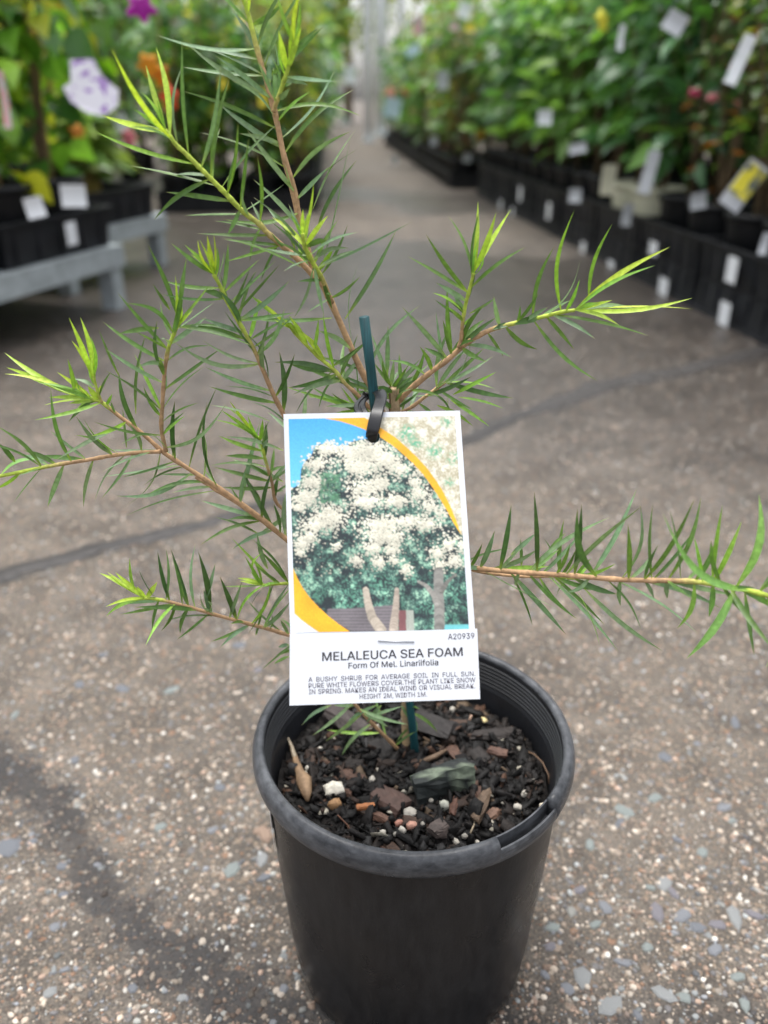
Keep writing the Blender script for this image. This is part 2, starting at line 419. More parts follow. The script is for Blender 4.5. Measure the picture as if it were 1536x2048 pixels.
# ================================================================== big pot
pot = tag(empty('plant_pot', PC), 'black plastic nursery pot with scuffed grey rolled rim and a slot in the rim', 'pot')
def pot_material(name, lo, hi, rough, stretch):
    m, N, L, B = newmat(name)
    tc = N.new('ShaderNodeTexCoord'); mp = N.new('ShaderNodeMapping'); L.new(tc.outputs['Object'], mp.inputs[0])
    mp.inputs['Scale'].default_value = stretch
    n1 = noise(N, L, mp.outputs[0], 1, 6, .65); n2 = noise(N, L, tc.outputs['Object'], 14, 5, .6); n3 = noise(N, L, mp.outputs[0], 4, 4, .7)
    f = math_(N, L, 'MULTIPLY', n1.outputs[0], n2.outputs[0])
    r_ = ramp(N, [(.14, lo), (.42, hi)]); L.new(f, r_.inputs[0])
    sp = ramp(N, [(.71, (0, 0, 0)), (.76, (1, 1, 1))]); L.new(n3.outputs[0], sp.inputs[0])
    col = mixc(N, L, math_(N, L, 'MULTIPLY', sp.outputs[0], .4), r_.outputs[0], (.17, .165, .16))
    L.new(col, B.inputs['Base Color'])
    rr = ramp(N, [(.3, (rough - .1,) * 3), (.7, (rough + .14,) * 3)]); L.new(n2.outputs[0], rr.inputs[0]); L.new(rr.outputs[0], B.inputs['Roughness']); B.inputs['Specular IOR Level'].default_value = .24
    bump(N, L, n3.outputs[0], .25, .0005, B)
    return m
M_POTB = pot_material('pot_wall', (.004, .0045, .006), (.016, .0165, .018), .30, (160, 160, 40))
M_POTR = pot_material('pot_rim', (.028, .030, .034), (.12, .125, .135), .30, (120, 120, 260))
M_POTI = simple('pot_inside', (.014, .015, .018), .45, .3, 30)
# wall: outside and inside in one lathe
inn = [(.0952, .1975)]
z = .1935
for k in range(6):
    inn += [(.0952 - k * .0004, z), (.0944 - k * .0004, z - .0006), (.0944 - k * .0004, z - .0021)]
    z -= .0028
inn += [(.0915, z - .002), (.0895, .150), (.085, .10), (.074, -.004)]
link('wall', MB().lathe([(0, -.0075), (.0755, -.0075), (.0800, -.0055), (.0832, .001), (.0848, .012), (.0865, .03), (.0925, .11), (.0952, .168), (.0962, .1855)], 96).mesh('pot_wall', M_POTB, True), pot)
link('inner_wall', MB().lathe(inn[::-1], 96).mesh('pot_inner_wall', M_POTI, False), pot)
a_lo, a_hi = [math.atan2(*(at_Z(x, y, .206) - PC).yx) for x, y in ((986, 1672), (1104, 1606))]
prof = [(.0958, .1855), (.1008, .1846), (.1026, .1862), (.1032, .1895), (.1030, .1940), (.1018, .1980), (.1000, .1998), (.0980, .2004), (.0965, .2000), (.0954, .1988), (.0952, .1972)]
link('rim', MB().lathe(prof + [prof[0]], 110, a_hi, a_lo + 2 * math.pi, True).mesh('pot_rim', M_POTR, True), pot)
sl = MB()
outp = [(.0958, .1855), (.1008, .1846), (.1026, .1862), (.1032, .1895), (.1030, .1930), (.1022, .1950), (.1010, .1950), (.1008, .1872), (.0965, .1872), (.0963, .1985), (.0953, .1985), (.0952, .1960)]
sl.lathe(outp + [outp[0]], 16, a_lo, a_hi, True)
link('rim_slot', sl.mesh('rim_slot', M_POTR, False), pot)
# white sticker on the left side of the wall
a = [R(199), R(188), R(177), R(166), R(155)]; sv = []
for t in a:
    for rz in ((.0954, .166), (.0938, .122)): sv.append(((rz[0] + .0007) * math.cos(t), (rz[0] + .0007) * math.sin(t), rz[1]))
link('sticker', mesh('sticker', sv, [(2 * i, 2 * i + 1, 2 * i + 3, 2 * i + 2) for i in range(4)], M_WHITE, True), pot)

# ================================================================== potting mix
SOILZ = .163
def soil_h(x, y):
    r_ = np.hypot(x, y)
    return SOILZ + .006 * (smooth_noise2(x * 60 + 40, y * 60 + 40, 5) - .5) + .006 * (smooth_noise2(x * 180 + 70, y * 180 + 70, 6) - .5) - .004 * np.clip((r_ - .05) / .04, 0, 1)
g = 90; lin = np.linspace(-.0905, .0905, g); GX, GY = np.meshgrid(lin, lin)
GZ = soil_h(GX, GY); idx = np.arange(g * g).reshape(g, g)
Fq = np.stack([idx[:-1, :-1], idx[:-1, 1:], idx[1:, 1:], idx[1:, :-1]], -1).reshape(-1, 4)
cxy = np.hypot(GX.ravel()[Fq].mean(1), GY.ravel()[Fq].mean(1)); Fq = Fq[cxy < .0892]
soil = tag(link('potting_mix', mesh_np('potting_mix', np.stack([GX, GY, GZ], -1).reshape(-1, 3), Fq, M_SOIL, None, True)), 'dark damp potting mix filling the big black pot', 'potting mix', None, 'stuff')
soil.location = PC
def chunk(size, col, seed, wild=1.0):
    rs = random.Random(seed); V = []
    for x in (-1, 0, 1):
        for (y, z) in ((-1, -1), (1, -1), (1.1, .3), (.6, 1), (-.6, 1), (-1.1, .3)):
            k = ((.85 if wild > .6 else .62) if x else 1.0)
            V.append(Vector((x * size[0] * .5 * (1 + wild * rs.uniform(-.4, .2)), y * k * size[1] * .5 * (1 + wild * rs.uniform(-.55, .3)), z * k * size[2] * .5 * (1 + wild * rs.uniform(-.5, .3)))))
    Fc = []
    for i in range(2):
        for k in range(6):
            k2 = (k + 1) % 6; Fc.append((i * 6 + k, (i + 1) * 6 + k, (i + 1) * 6 + k2, i * 6 + k2))
    Fc += [(0, 1, 2, 3), (0, 3, 4, 5), (15, 14, 13, 12), (17, 16, 15, 12)]
    return V, Fc
CV = [np.array([tuple(v) for v in chunk((1, 1, 1), None, i)[0]]) for i in range(14)]
CF = np.array(chunk((1, 1, 1), None, 0)[1])
def euler_np(rx, ry, rz):
    cx, sx, cy, sy, cz, sz_ = np.cos(rx), np.sin(rx), np.cos(ry), np.sin(ry), np.cos(rz), np.sin(rz)
    return np.stack([np.stack([cy * cz, sx * sy * cz - cx * sz_, cx * sy * cz + sx * sz_], -1),
                     np.stack([cy * sz_, sx * sy * sz_ + cx * cz, cx * sy * sz_ - sx * cz], -1),
                     np.stack([-sy, sx * cy, cx * cy], -1)], -2)
nb = 7500
rr_ = .088 * np.sqrt(npr.random(nb)); th = npr.random(nb) * 6.283
bx, by = rr_ * np.cos(th), rr_ * np.sin(th)
bs = .0011 + .0085 * npr.random(nb) ** 4.2
dims = np.stack([bs * (.8 + 2.0 * npr.random(nb) ** 2), bs * (.3 + .8 * npr.random(nb)), bs * (.12 + .4 * npr.random(nb))], -1)
_lim = np.minimum(1, (.0865 - dims[:, 0] * .55) / rr_); bx, by = bx * _lim, by * _lim
RM = euler_np(npr.normal(0, .6, nb), npr.normal(0, .6, nb), npr.random(nb) * 6.283)
P0 = np.array(CV)[npr.integers(0, 14, nb)] * dims[:, None, :]
VV = np.einsum('nij,nkj->nki', RM, P0) + np.stack([bx, by, soil_h(bx, by) + bs * .12], -1)[:, None, :]
bc = np.array([(.004, .0034, .003), (.007, .0055, .005), (.013, .009, .007), (.028, .016, .011), (.07, .036, .022), (.10, .07, .045), (.028, .027, .027), (.40, .37, .30)])
bcol = bc[npr.choice(8, nb, p=[.46, .27, .12, .055, .03, .02, .033, .012])]
o = link('bark_crumbs', mesh_np('bark_crumbs', VV.reshape(-1, 3), (CF[None] + (np.arange(nb) * 18)[:, None, None]).reshape(-1, 4), M_CHIP, np.repeat(bcol, 18, 0)), soil); o['kind'] = 'stuff'

def soil_pt(px, py, lift=0.0):
    p = at_Z(px, py, SOILZ + PC.z + lift); q = p - PC
    hz = float(soil_h(np.array([q.x]), np.array([q.y]))[0])
    return at_Z(px, py, hz + PC.z + lift)
def piece(name, px, py, size, rz, col, label, cat, group=None, seed=0, tilt=(0, 0), sub=1, mat=None, col2=None, lift=0):
    """one chip or pebble lying on the mix, rounded by one subdivision"""
    bm = bmesh.new(); V, Fc = chunk(size, col, seed, .48 if sub > 1 else .65)
    vs = [bm.verts.new(v) for v in V]
    for f in Fc: bm.faces.new([vs[i] for i in f])
    if sub: bmesh.ops.subdivide_edges(bm, edges=bm.edges[:], cuts=2, use_grid_fill=True, smooth=.6 if sub > 1 else .15)
    rs = random.Random(seed + 5); k = min(size) * (.025 if sub > 1 else .05)
    for v in bm.verts: v.co += Vector((rs.uniform(-k, k), rs.uniform(-k, k), rs.uniform(-k, k)))
    bmesh.ops.recalc_face_normals(bm, faces=bm.faces[:])
    me = bpy.data.meshes.new(name); bm.to_mesh(me)
    at = me.color_attributes.new('Col', 'FLOAT_COLOR', 'POINT')
    for i, v in enumerate(me.vertices):
        f = rs.uniform(.85, 1.12); c = col
        if col2 is not None and (smooth_noise2(np.array([v.co.x * 160 + 9]), np.array([v.co.y * 160 + 9]), seed)[0] + .25 * (v.co.z / size[2])) > .66: c = col2
        at.data[i].color = (c[0] * f, c[1] * f, c[2] * f, 1)
    me.materials.append(mat or M_CHIP); bm.free()
    if sub > 1: me.polygons.foreach_set('use_smooth', [True] * len(me.polygons))
    p = soil_pt(px, py, size[2] * .22 + .0028 + lift)
    o = link(name, me, None, p, (tilt[0], tilt[1], rz))
    return tag(o, label, cat, group)
S_ = .53 / FPX      # metres per photo pixel on the mix
piece('stone', 888, 1560, (.041, .019, .020), .36, (.020, .024, .023), 'large dark grey stone with pale green mossy patches lying on the potting mix', 'stone', None, 6, (0, -.05), 1, None, (.15, .18, .13), .002)
piece('pebble', 668, 1578, (.0125, .011, .0105), .3, (.68, .64, .54), 'largest round white pebble on the potting mix beside the dried seed pod', 'pebble', None, 4, (0, 0), 2)
piece('bark_chip', 670, 1606, (.008, .007, .006), .5, (.30, .17, .08), 'tan bark lump touching the largest white pebble', 'bark chip', None, 5, (0, 0), 2)
piece('bark_chip', 778, 1604, (.024, .016, .007), -.75, (.075, .045, .036), 'flat square brown bark chip beside the mossy stone', 'bark chip', None, 6, (.2, -.1))
piece('bark_chip', 730, 1613, (.012, .005, .0035), .1, (.33, .13, .05), 'orange brown bark sliver between white pebble and square chip', 'bark chip', None, 7)
piece('bark_chip', 757, 1632, (.016, .0055, .004), -.5, (.12, .065, .045), 'reddish brown bark chip just in front of the square chip', 'bark chip', None, 8)
piece('bark_chip', 877, 1655, (.012, .012, .006), .7, (.08, .062, .055), 'squarish grey brown chip near the front of the pot rim', 'bark chip', None, 9)
piece('bark_chip', 908, 1612, (.016, .005, .004), 1.35, (.10, .05, .035), 'upright brown bark sliver in front of the mossy stone', 'bark chip', None, 10)
piece('bark_chip', 962, 1612, (.030, .007, .006), 1.2, (.11, .075, .05), 'splintered brown wood stick lying between mossy stone and slot', 'bark chip', None, 12, (0, .1))
piece('bark_chip', 985, 1630, (.012, .007, .005), .9, (.17, .10, .07), 'rust brown bark chip beside the splintered stick', 'bark chip', None, 13)
piece('bark_chip', 690, 1440, (.036, .016, .010), -.5, (.055, .045, .042), 'big weathered grey bark slab lying under the tag', 'bark chip', None, 14, (.1, .15))
piece('bark_chip', 870, 1450, (.030, .022, .006), -.5, (.022, .019, .018), 'broad flat black bark plate behind the stem', 'bark chip', None, 15)
piece('bark_chip', 990, 1468, (.034, .010, .007), .12, (.026, .021, .019), 'long black bark stick near the back right of the pot', 'bark chip', None, 16)
piece('bark_chip', 760, 1500, (.016, .022, .008), .2, (.014, .012, .011), 'black square bark lump beside the foot of the stem', 'bark chip', None, 17, (.3, 0))
piece('bark_chip', 997, 1503, (.014, .008, .004), -.3, (.10, .055, .04), 'brown bark flake behind the mossy stone', 'bark chip', None, 18)
for i, (x, y, w) in enumerate([(820, 1626, 25), (805, 1660, 15), (912, 1684, 17), (905, 1419, 15), (1048, 1585, 17), (1035, 1614, 16), (766, 1664, 12), (744, 1558, 14), (790, 1668, 9), (845, 1648, 10), (1022, 1530, 12), (955, 1686, 12), (1066, 1562, 10), (615, 1537, 12), (640, 1497, 9), (862, 1601, 10), (930, 1672, 12), (1005, 1606, 8)]):
    s = w * S_; c = rs.uniform(.30, .55)
    piece('pebble', x, y, (s, s * rs.uniform(.75, .95), s * .8), rs.uniform(0, 3), (c, c * .93, c * .8), 'small off white grit pebble on the potting mix', 'pebble', 'small white pebbles on the potting mix', 30 + i, (0, 0), 2)
piece('pebble', 965, 1441, (.0062, .0052, .005), .3, (.66, .55, .28), 'yellowish cream pebble at the back of the potting mix', 'pebble', None, 60, (0, 0), 2)
piece('pebble', 823, 1650, (.007, .005, .004), .4, (.50, .27, .20), 'pink pebble near the front of the potting mix', 'pebble', None, 61, (0, 0), 2)
piece('pebble', 798, 1646, (.005, .004, .004), .4, (.40, .19, .14), 'dull red pebble beside the pink pebble', 'pebble', None, 62, (0, 0), 2)
piece('pebble', 888, 1609, (.0058, .0058, .0055), 0, (.42, .42, .36), 'round glassy grey bead in front of the mossy stone', 'pebble', None, 63, (0, 0), 2)
p_ = at_Z(1089, 1613, .1985)
o = piece('pebble', 1089, 1613, (.0055, .0048, .0045), 0, (.66, .58, .45), 'cream pebble resting in the slot of the pot rim', 'pebble', None, 64, (0, 0), 2); o.location = p_
for i in range(34):
    a_, r_ = rs.uniform(0, 6.28), .070 * math.sqrt(rs.random())
    l = rs.uniform(.009, .017)
    c = rs.choice([(.03, .02, .015), (.06, .036, .025), (.02, .016, .014), (.09, .05, .035)])
    o = piece('bark_chip', 800, 1500, (l, l * rs.uniform(.4, .75), l * .3), rs.uniform(0, 6.28), c, 'dark bark chip lying on the potting mix', 'bark chip', 'bark chips on the potting mix', 80 + i, (rs.uniform(-.4, .4), rs.uniform(-.4, .4)))
    q = (r_ * math.cos(a_), r_ * math.sin(a_)); o.location = (PC.x + q[0], PC.y + q[1], float(soil_h(np.array([q[0]]), np.array([q[1]]))[0]) + PC.z + l * .1)
# dried seed pod: spindle with a papery beak
pts = [soil_pt(x, y, .006) for x, y in ((577, 1478), (585, 1500), (592, 1522), (600, 1545), (608, 1562), (613, 1585), (615, 1602))]
mb = MB(); mb.tube(pts, [.0005, .0014, .0022, .0030, .0054, .0036, .0010], 10)
cols = []
for i in range(len(pts)):
    for k in range(10): f = rs.uniform(.7, 1.2); cols.append((.26 * f, .17 * f, .10 * f))
pod = tag(empty('seed_pod', pts[-1]), 'dried tan seed pod with a pointed papery end near the rim', 'seed pod')
mb.V = [v - pts[-1] for v in mb.V]
link('pod', mb.mesh('pod', M_CHIP, True, cols), pod)
mb = MB(); q = [soil_pt(x, y, .007) - pts[-1] for x, y in ((590, 1515), (584, 1495), (575, 1474), (577, 1470))]
mb.tube(q, [.0016, .0013, .0007, .0003], 6); link('beak', mb.mesh('beak', M_CHIP, True, [(.36, .30, .22)] * len(mb.V)), pod)
def twig(name, px, rad, col, label, cat, group=None):
    P = [soil_pt(x, y, l) for x, y, l in px]; base = P[0]
    mb = MB(); mb.tube([p - base for p in P], rad, 6)
    return tag(link(name, mb.mesh(name, M_CHIP, True, [col] * len(mb.V)), None, base), label, cat, group)
twig('straw', [(847, 1474, .004), (872, 1488, .004), (900, 1502, .003)], .0007, (.34, .23, .15), 'pale straw lying behind the mossy stone', 'straw')
twig('wood_sliver', [(840, 1525, .004), (870, 1513, .006), (893, 1500, .006)], [.0016, .002, .001], (.15, .10, .065), 'brown wood sliver beside the foot of the green stake', 'wood sliver')
twig('dry_root', [(1045, 1500, .003), (1068, 1508, .005), (1085, 1525, .007), (1097, 1550, .006), (1098, 1568, .002)], .0006, (.13, .08, .05), 'thin curved brown root at the right of the potting mix', 'root')
twig('straw', [(943, 1430, .008), (940, 1438, .005), (937, 1448, .001)], .0009, (.33, .22, .16), 'short upright pinkish straw near the back of the pot', 'straw')
twig('straw', [(940, 1668, .002), (948, 1650, .003), (955, 1620, .004), (958, 1600, .003)], .0006, (.32, .26, .18), 'thin pale straw lying along the splintered stick', 'straw')
twig('dry_root', [(675, 1630, .003), (695, 1650, .004), (705, 1668, .001)], .0005, (.11, .05, .03), 'short reddish root near the front rim', 'root')

# ================================================================== green stake
s0, s1 = soil_pt(829, 1500, -.02), at_Y(727, 634, .43)
s0 = soil_pt(829, 1502); s0 = s0 - (s1 - s0).normalized() * .02
mb = MB(); L_ = s1 - s0
mb.tube([L_ * t + Vector((.0006 * math.sin(9 * t), .0005 * math.cos(7 * t), 0)) for t in [i / 12 for i in range(13)]], [.0027 + .0001 * math.sin(i * 2.1) for i in range(13)], 14)
def stake_mat():
    m, N, L, B = newmat('green_dyed_bamboo')
    tc = N.new('ShaderNodeTexCoord'); mp = N.new('ShaderNodeMapping'); L.new(tc.outputs['Object'], mp.inputs[0]); mp.inputs['Scale'].default_value = (900, 900, 25)
    n = noise(N, L, mp.outputs[0], 1, 4, .6); r_ = ramp(N, [(.3, (.002, .030, .035)), (.55, (.004, .062, .072)), (.78, (.02, .12, .13))]); L.new(n.outputs[0], r_.inputs[0])
    L.new(r_.outputs[0], B.inputs['Base Color']); B.inputs['Roughness'].default_value = .6; bump(N, L, n.outputs[0], .5, .0004, B)
    return m
stake = tag(link('garden_stake', mb.mesh('garden_stake', stake_mat(), True), None, s0), 'short teal green bamboo stake standing beside the stem in the big pot', 'stake')
# ================================================================== hanging plant tag
D_T, D_B = .432, .402
def card_pt(px, py):
    """a point on the tag's plane seen at this photo pixel"""
    d = ray(px, py); t = -TAG_N.dot(Vector((0, 0, CAMZ)) - TAG_O) / TAG_N.dot(d)
    return Vector((0, 0, CAMZ)) + d * t
TAG_O = at_D(747, 824, D_T)
_e1 = at_D(920, 821, D_T) - at_D(567, 828, D_T)
_e2 = at_D(770, 1404, D_B) - TAG_O
TAG_N = _e1.cross(_e2).normalized()
if TAG_N.y > 0: TAG_N = -TAG_N
hole_c = card_pt(747, 874)
tagroot = tag(empty('plant_tag', card_pt(770, 1404)), 'white plant tag with a flowering tree picture and printed text strapped to the stake', 'plant tag')
TR_ = tagroot.location
def rel(p): return Vector(p) - TR_
def quad_map(tl, tr, br, bl):
    A, B_, C_, D_ = [card_pt(*q) for q in (tl, tr, br, bl)]
    return lambda u, v: (A * (1 - u) + B_ * u) * (1 - v) + (D_ * (1 - u) + C_ * u) * v
def plate(name, corners, thick, lift, m, hole=None):
    bm = bmesh.new(); P = []
    for q in corners: P.append(card_pt(*q) + TAG_N * lift)
    ev = [bm.verts.new(rel(p)) for p in P]
    ed = [bm.edges.new((ev[i], ev[(i + 1) % len(ev)])) for i in range(len(ev))]
    if hole:
        c, r_ = hole; ax = _e1.normalized(); ay = TAG_N.cross(ax)
        hv = [bm.verts.new(rel(c + TAG_N * lift + (ax * math.cos(t) + ay * math.sin(t)) * r_)) for t in [2 * math.pi * k / 28 for k in range(28)]]
        ed += [bm.edges.new((hv[i], hv[(i + 1) % 28])) for i in range(28)]
    bmesh.ops.triangle_fill(bm, use_beauty=True, use_dissolve=False, edges=ed)
    g_ = bmesh.ops.extrude_face_region(bm, geom=bm.faces[:])
    for v in [x for x in g_['geom'] if isinstance(x, bmesh.types.BMVert)]: v.co -= TAG_N * thick
    bmesh.ops.recalc_face_normals(bm, faces=bm.faces[:])
    me = bpy.data.meshes.new(name); bm.to_mesh(me); bm.free(); me.materials.append(m)
    return link(name, me, tagroot)
HR = .0033
plate('picture_card', [(567, 828), (920, 821), (951, 1275), (581, 1285)], .0004, 0, M_WHITE, (hole_c, HR))
strip = plate('text_card', [(580, 1268.5), (954, 1257.5), (960, 1398), (579.5, 1411)], .0004, .0009, M_WHITE)
strip['label'] = 'white printed card stapled over the bottom of the picture'

# ---- picture, painted as colours on a fine grid
GW, GH = 300, 385
def Zc(x, y): return 550 + x * .30282, 800 + y * .30273      # enlarged crop -> photo pixels
pm = quad_map(Zc(90, 127), Zc(1188, 106), Zc(1281, 1517), Zc(133, 1536))
uu, vv = np.meshgrid((np.arange(GW) + .5) / GW, (np.arange(GH) + .5) / GH)
# crop coordinates of each grid point
PX = (90 + (1188 - 90) * uu) * (1 - vv) + (133 + (1281 - 133) * uu) * vv
PY = (127 + (106 - 127) * uu) * (1 - vv) + (1536 + (1517 - 1536) * uu) * vv
def inpoly(poly):
    ins = np.zeros(PX.shape, bool); n = len(poly)
    for i in range(n):
        x1, y1 = poly[i]; x2, y2 = poly[(i + 1) % n]
        c = ((y1 > PY) != (y2 > PY)) & (PX < (x2 - x1) * (PY - y1) / ((y2 - y1) or 1e-9) + x1); ins ^= c
    return ins
def sr(*c): return np.array([((v / 255 + .055) / 1.055) ** 2.4 if v > 10 else v / 255 / 12.92 for v in c])
def nz(s, seed): return smooth_noise2(PX / s + 11, PY / s + 7, seed)
img = np.zeros((GH, GW, 3)); prs = np.random.default_rng(21)
# dark to teal foliage
f = .5 * nz(46, 1) + .3 * nz(14, 2) + .35 * nz(7, 3); fo = np.clip((f - .47) / .42, 0, 1)[..., None]
dark, teal, lit = sr(40, 50, 54), sr(78, 114, 104), sr(165, 205, 178)
img[:] = np.where(fo < .5, dark + (teal - dark) * fo * 2, teal + (lit - teal) * (fo - .5) * 2)
lowgreen = np.clip((PY - 980) / 260, 0, 1)[..., None] * np.clip((nz(60, 4) - .25) * 2, 0, 1)[..., None]
img += lowgreen * np.clip(nz(9, 5) - .35, 0, 1)[..., None] * sr(120, 200, 165) * .9
sky = inpoly([(60, 80), (640, 80), (640, 262), (560, 268), (500, 285), (440, 345), (425, 318), (360, 300), (300, 298), (255, 330), (240, 380), (208, 405), (172, 470), (165, 575), (112, 600), (60, 610)])
sy = np.clip((PY - 130) / 480, 0, 1)[..., None]
img[sky] = (sr(72, 168, 238) + (sr(110, 200, 255) - sr(72, 168, 238)) * sy)[sky]
def disc(x, y, r_, c, blend=1.0):
    ci_, cj_ = int((y - 120) / 1415 * GH), int((x - 90 - (y - 120) * .035) / 1125 * GW); w_ = int(r_ / 3.4) + 3
    i0, i1, j0, j1 = max(0, ci_ - w_), min(GH, ci_ + w_ + 1), max(0, cj_ - w_), min(GW, cj_ + w_ + 1)
    if i1 <= i0 or j1 <= j0: return
    px_, py_, im = PX[i0:i1, j0:j1], PY[i0:i1, j0:j1], img[i0:i1, j0:j1]
    m_ = np.hypot(px_ - x, py_ - y) < r_
    sh = (1.0 - .4 * np.clip((py_ - y) / r_ * .6 + .2, 0, 1))[..., None]
    im[m_] = (im * (1 - blend) + c * sh * blend)[m_]
clusters = [(345, 335, 95, 48, 70), (270, 440, 95, 60, 60), (500, 360, 110, 85, 120), (640, 345, 120, 80, 130), (560, 450, 140, 90, 150), (740, 420, 110, 90, 110), (700, 560, 90, 60, 60), (830, 470, 70, 60, 45), (590, 600, 110, 60, 80),
            (250, 560, 95, 50, 60), (210, 660, 100, 70, 95), (160, 730, 50, 30, 25), (600, 690, 110, 50, 80), (800, 690, 95, 50, 60), (950, 640, 90, 70, 40), (1020, 720, 70, 60, 35), (930, 560, 60, 50, 25), (960, 480, 60, 50, 25),
            (360, 790, 130, 85, 140), (270, 850, 100, 55, 70), (180, 970, 65, 60, 50), (230, 930, 50, 40, 25), (160, 1030, 30, 30, 12), (410, 980, 30, 30, 14), (540, 1080, 50, 35, 22),
            (700, 850, 130, 60, 120), (870, 820, 120, 45, 80), (1010, 840, 90, 45, 55), (730, 930, 140, 70, 140), (640, 1000, 60, 40, 30), (770, 1010, 60, 40, 30), (690, 1090, 50, 40, 30), (790, 1080, 40, 30, 16), (870, 1130, 35, 50, 22),
            (1150, 970, 60, 60, 40), (1060, 1030, 55, 50, 35), (1190, 1080, 70, 60, 45), (1090, 1110, 50, 40, 25), (1240, 990, 30, 60, 20), (1100, 760, 60, 60, 25)]
for (cx, cy, rx, ry, n) in clusters:
    for _ in range(int(n * 4.2)):
        a_, q = prs.random() * 6.283, min(1.35, abs(prs.normal(0, .62)))
        k = prs.uniform(.70, 1.02)
        disc(cx + rx * q * math.cos(a_), cy + ry * q * math.sin(a_), prs.uniform(3.5, 8.5), sr(240, 236, 216) * k * (1.08 - .30 * np.clip(q * math.sin(a_) + .1, 0, 1)))
for _ in range(520):      # stray dots
    x, y = prs.uniform(130, 1250), prs.uniform(560, 1180); disc(x, y, prs.uniform(3, 6), sr(225, 220, 200) * prs.uniform(.5, .9))
for _ in range(240):      # green showing between
    x, y = prs.uniform(300, 430), prs.uniform(500, 700); disc(x, y, prs.uniform(4, 9), sr(110, 170, 130) * prs.uniform(.4, 1), .6)
# fence, panels, trunks
fence = inpoly([(345, 1388), (560, 1380), (790, 1360), (790, 1536), (520, 1536), (400, 1470), (345, 1430)])
img[fence] = (sr(118, 112, 116) * (.75 + .35 * (np.sin(PY / 3.2) > 0)[..., None]))[fence]
img[inpoly([(818, 1395), (866, 1395), (866, 1525), (818, 1525)])] = sr(128, 84, 86)
img[inpoly([(866, 1395), (915, 1395), (920, 1525), (866, 1525)])] = sr(165, 170, 160)
img[inpoly([(1120, 1488), (1290, 1484), (1290, 1520), (1120, 1520)])] = sr(110, 190, 195)
def trunk(pts, w0, w1, c):
    n = 60
    for i in range(n * (len(pts) - 1)):
        k, t = divmod(i, n); t /= n; x = pts[k][0] * (1 - t) + pts[k + 1][0] * t; y = pts[k][1] * (1 - t) + pts[k + 1][1] * t
        tt = i / (n * (len(pts) - 1)); w_ = w0 * (1 - tt) + w1 * tt
        for o_, f_ in ((0, .8), (-.25, 1.0), (-.4, 1.15)): disc(x + o_ * w_ + prs.uniform(-2, 2), y, w_ * (1 + o_ * 1.2), c * f_ * (.7 + .5 * smooth_noise2(np.array([x / 6.]), np.array([y / 9.]), 8)[0]))
trunk([(600, 1265), (612, 1340), (640, 1440), (705, 1528)], 18, 34, sr(205, 192, 175))
trunk([(806, 1265), (800, 1360), (790, 1450), (782, 1528)], 14, 30, sr(200, 185, 170))
trunk([(1082, 1150), (1080, 1260), (1085, 1380), (1086, 1520)], 30, 34, sr(150, 148, 142))
trunk([(948, 1212), (1000, 1240), (1050, 1300), (1075, 1360)], 8, 22, sr(158, 155, 148))
trunk([(1195, 1165), (1140, 1215), (1100, 1275)], 6, 18, sr(130, 128, 122))
# close up flowers above the arc
arc_out = [(595, 118), (700, 188), (790, 250), (870, 322), (940, 392), (1000, 458), (1060, 540), (1110, 620), (1160, 720), (1200, 820), (1232, 912)]
arc_in = [(325, 122), (420, 140), (510, 167), (610, 207), (700, 256), (780, 312), (850, 372), (920, 440), (985, 515), (1040, 592), (1095, 680), (1140, 755), (1180, 830), (1232, 912)]
above = inpoly(arc_out + [(1300, 912), (1300, 60), (595, 60)])
fl = .5 * nz(30, 9) + .5 * nz(8, 10); cf = sr(196, 188, 160) * .85 + (sr(240, 236, 220) - sr(196, 188, 160) * .85) * np.clip((fl - .3) * 2.2, 0, 1)[..., None]
for (x, y, r_) in ((860, 235, 75), (930, 290, 60), (1060, 350, 70), (1130, 150, 45), (1185, 400, 60), (880, 200, 50), (1150, 560, 40)):
    g_ = np.clip(1.2 - np.hypot(PX - x, (PY - y) * 1.2) / r_, 0, 1) * np.clip((nz(11, 12) - .3) * 2.5, 0, 1); g_ = g_[..., None]
    cf = cf * (1 - g_) + sr(95, 175, 140) * g_
img[above] = cf[above]
yel = sr(246, 178, 42)
img[inpoly(arc_in[::-1] + arc_out[:-1][::1])] = yel
below = inpoly([(122, 1130), (150, 1195), (185, 1255), (230, 1315), (290, 1378), (350, 1430), (420, 1482), (510, 1540), (80, 1560), (80, 1130)])
img[below] = yel
img[inpoly([(80, 1392), (130, 1418), (180, 1462), (240, 1503), (300, 1542), (80, 1560)])] = sr(225, 229, 240)
img *= (.82 + .36 * nz(120, 31))[..., None] ** (~(sky | above))[..., None].astype(float)
img = np.clip(img * (1 + prs.normal(0, .09, img.shape[:2])[..., None]), 0, 1) * .80
_pd = np.pad(img, ((1, 1), (1, 1), (0, 0)), 'edge'); img = .45 * img + .55 * sum(_pd[a_:a_ + GH, b_:b_ + GW] for a_ in range(3) for b_ in range(3)) / 9
Vp = np.array([[tuple(rel(pm(i / GW, j / GH) + TAG_N * .00016)) for i in range(GW + 1)] for j in range(GH + 1)])
cl = np.zeros((GH + 1, GW + 1, 3)); cnt = np.zeros((GH + 1, GW + 1, 1))
for dy in (0, 1):
    for dx in (0, 1): cl[dy:GH + dy, dx:GW + dx] += img; cnt[dy:GH + dy, dx:GW + dx] += 1
cl /= cnt
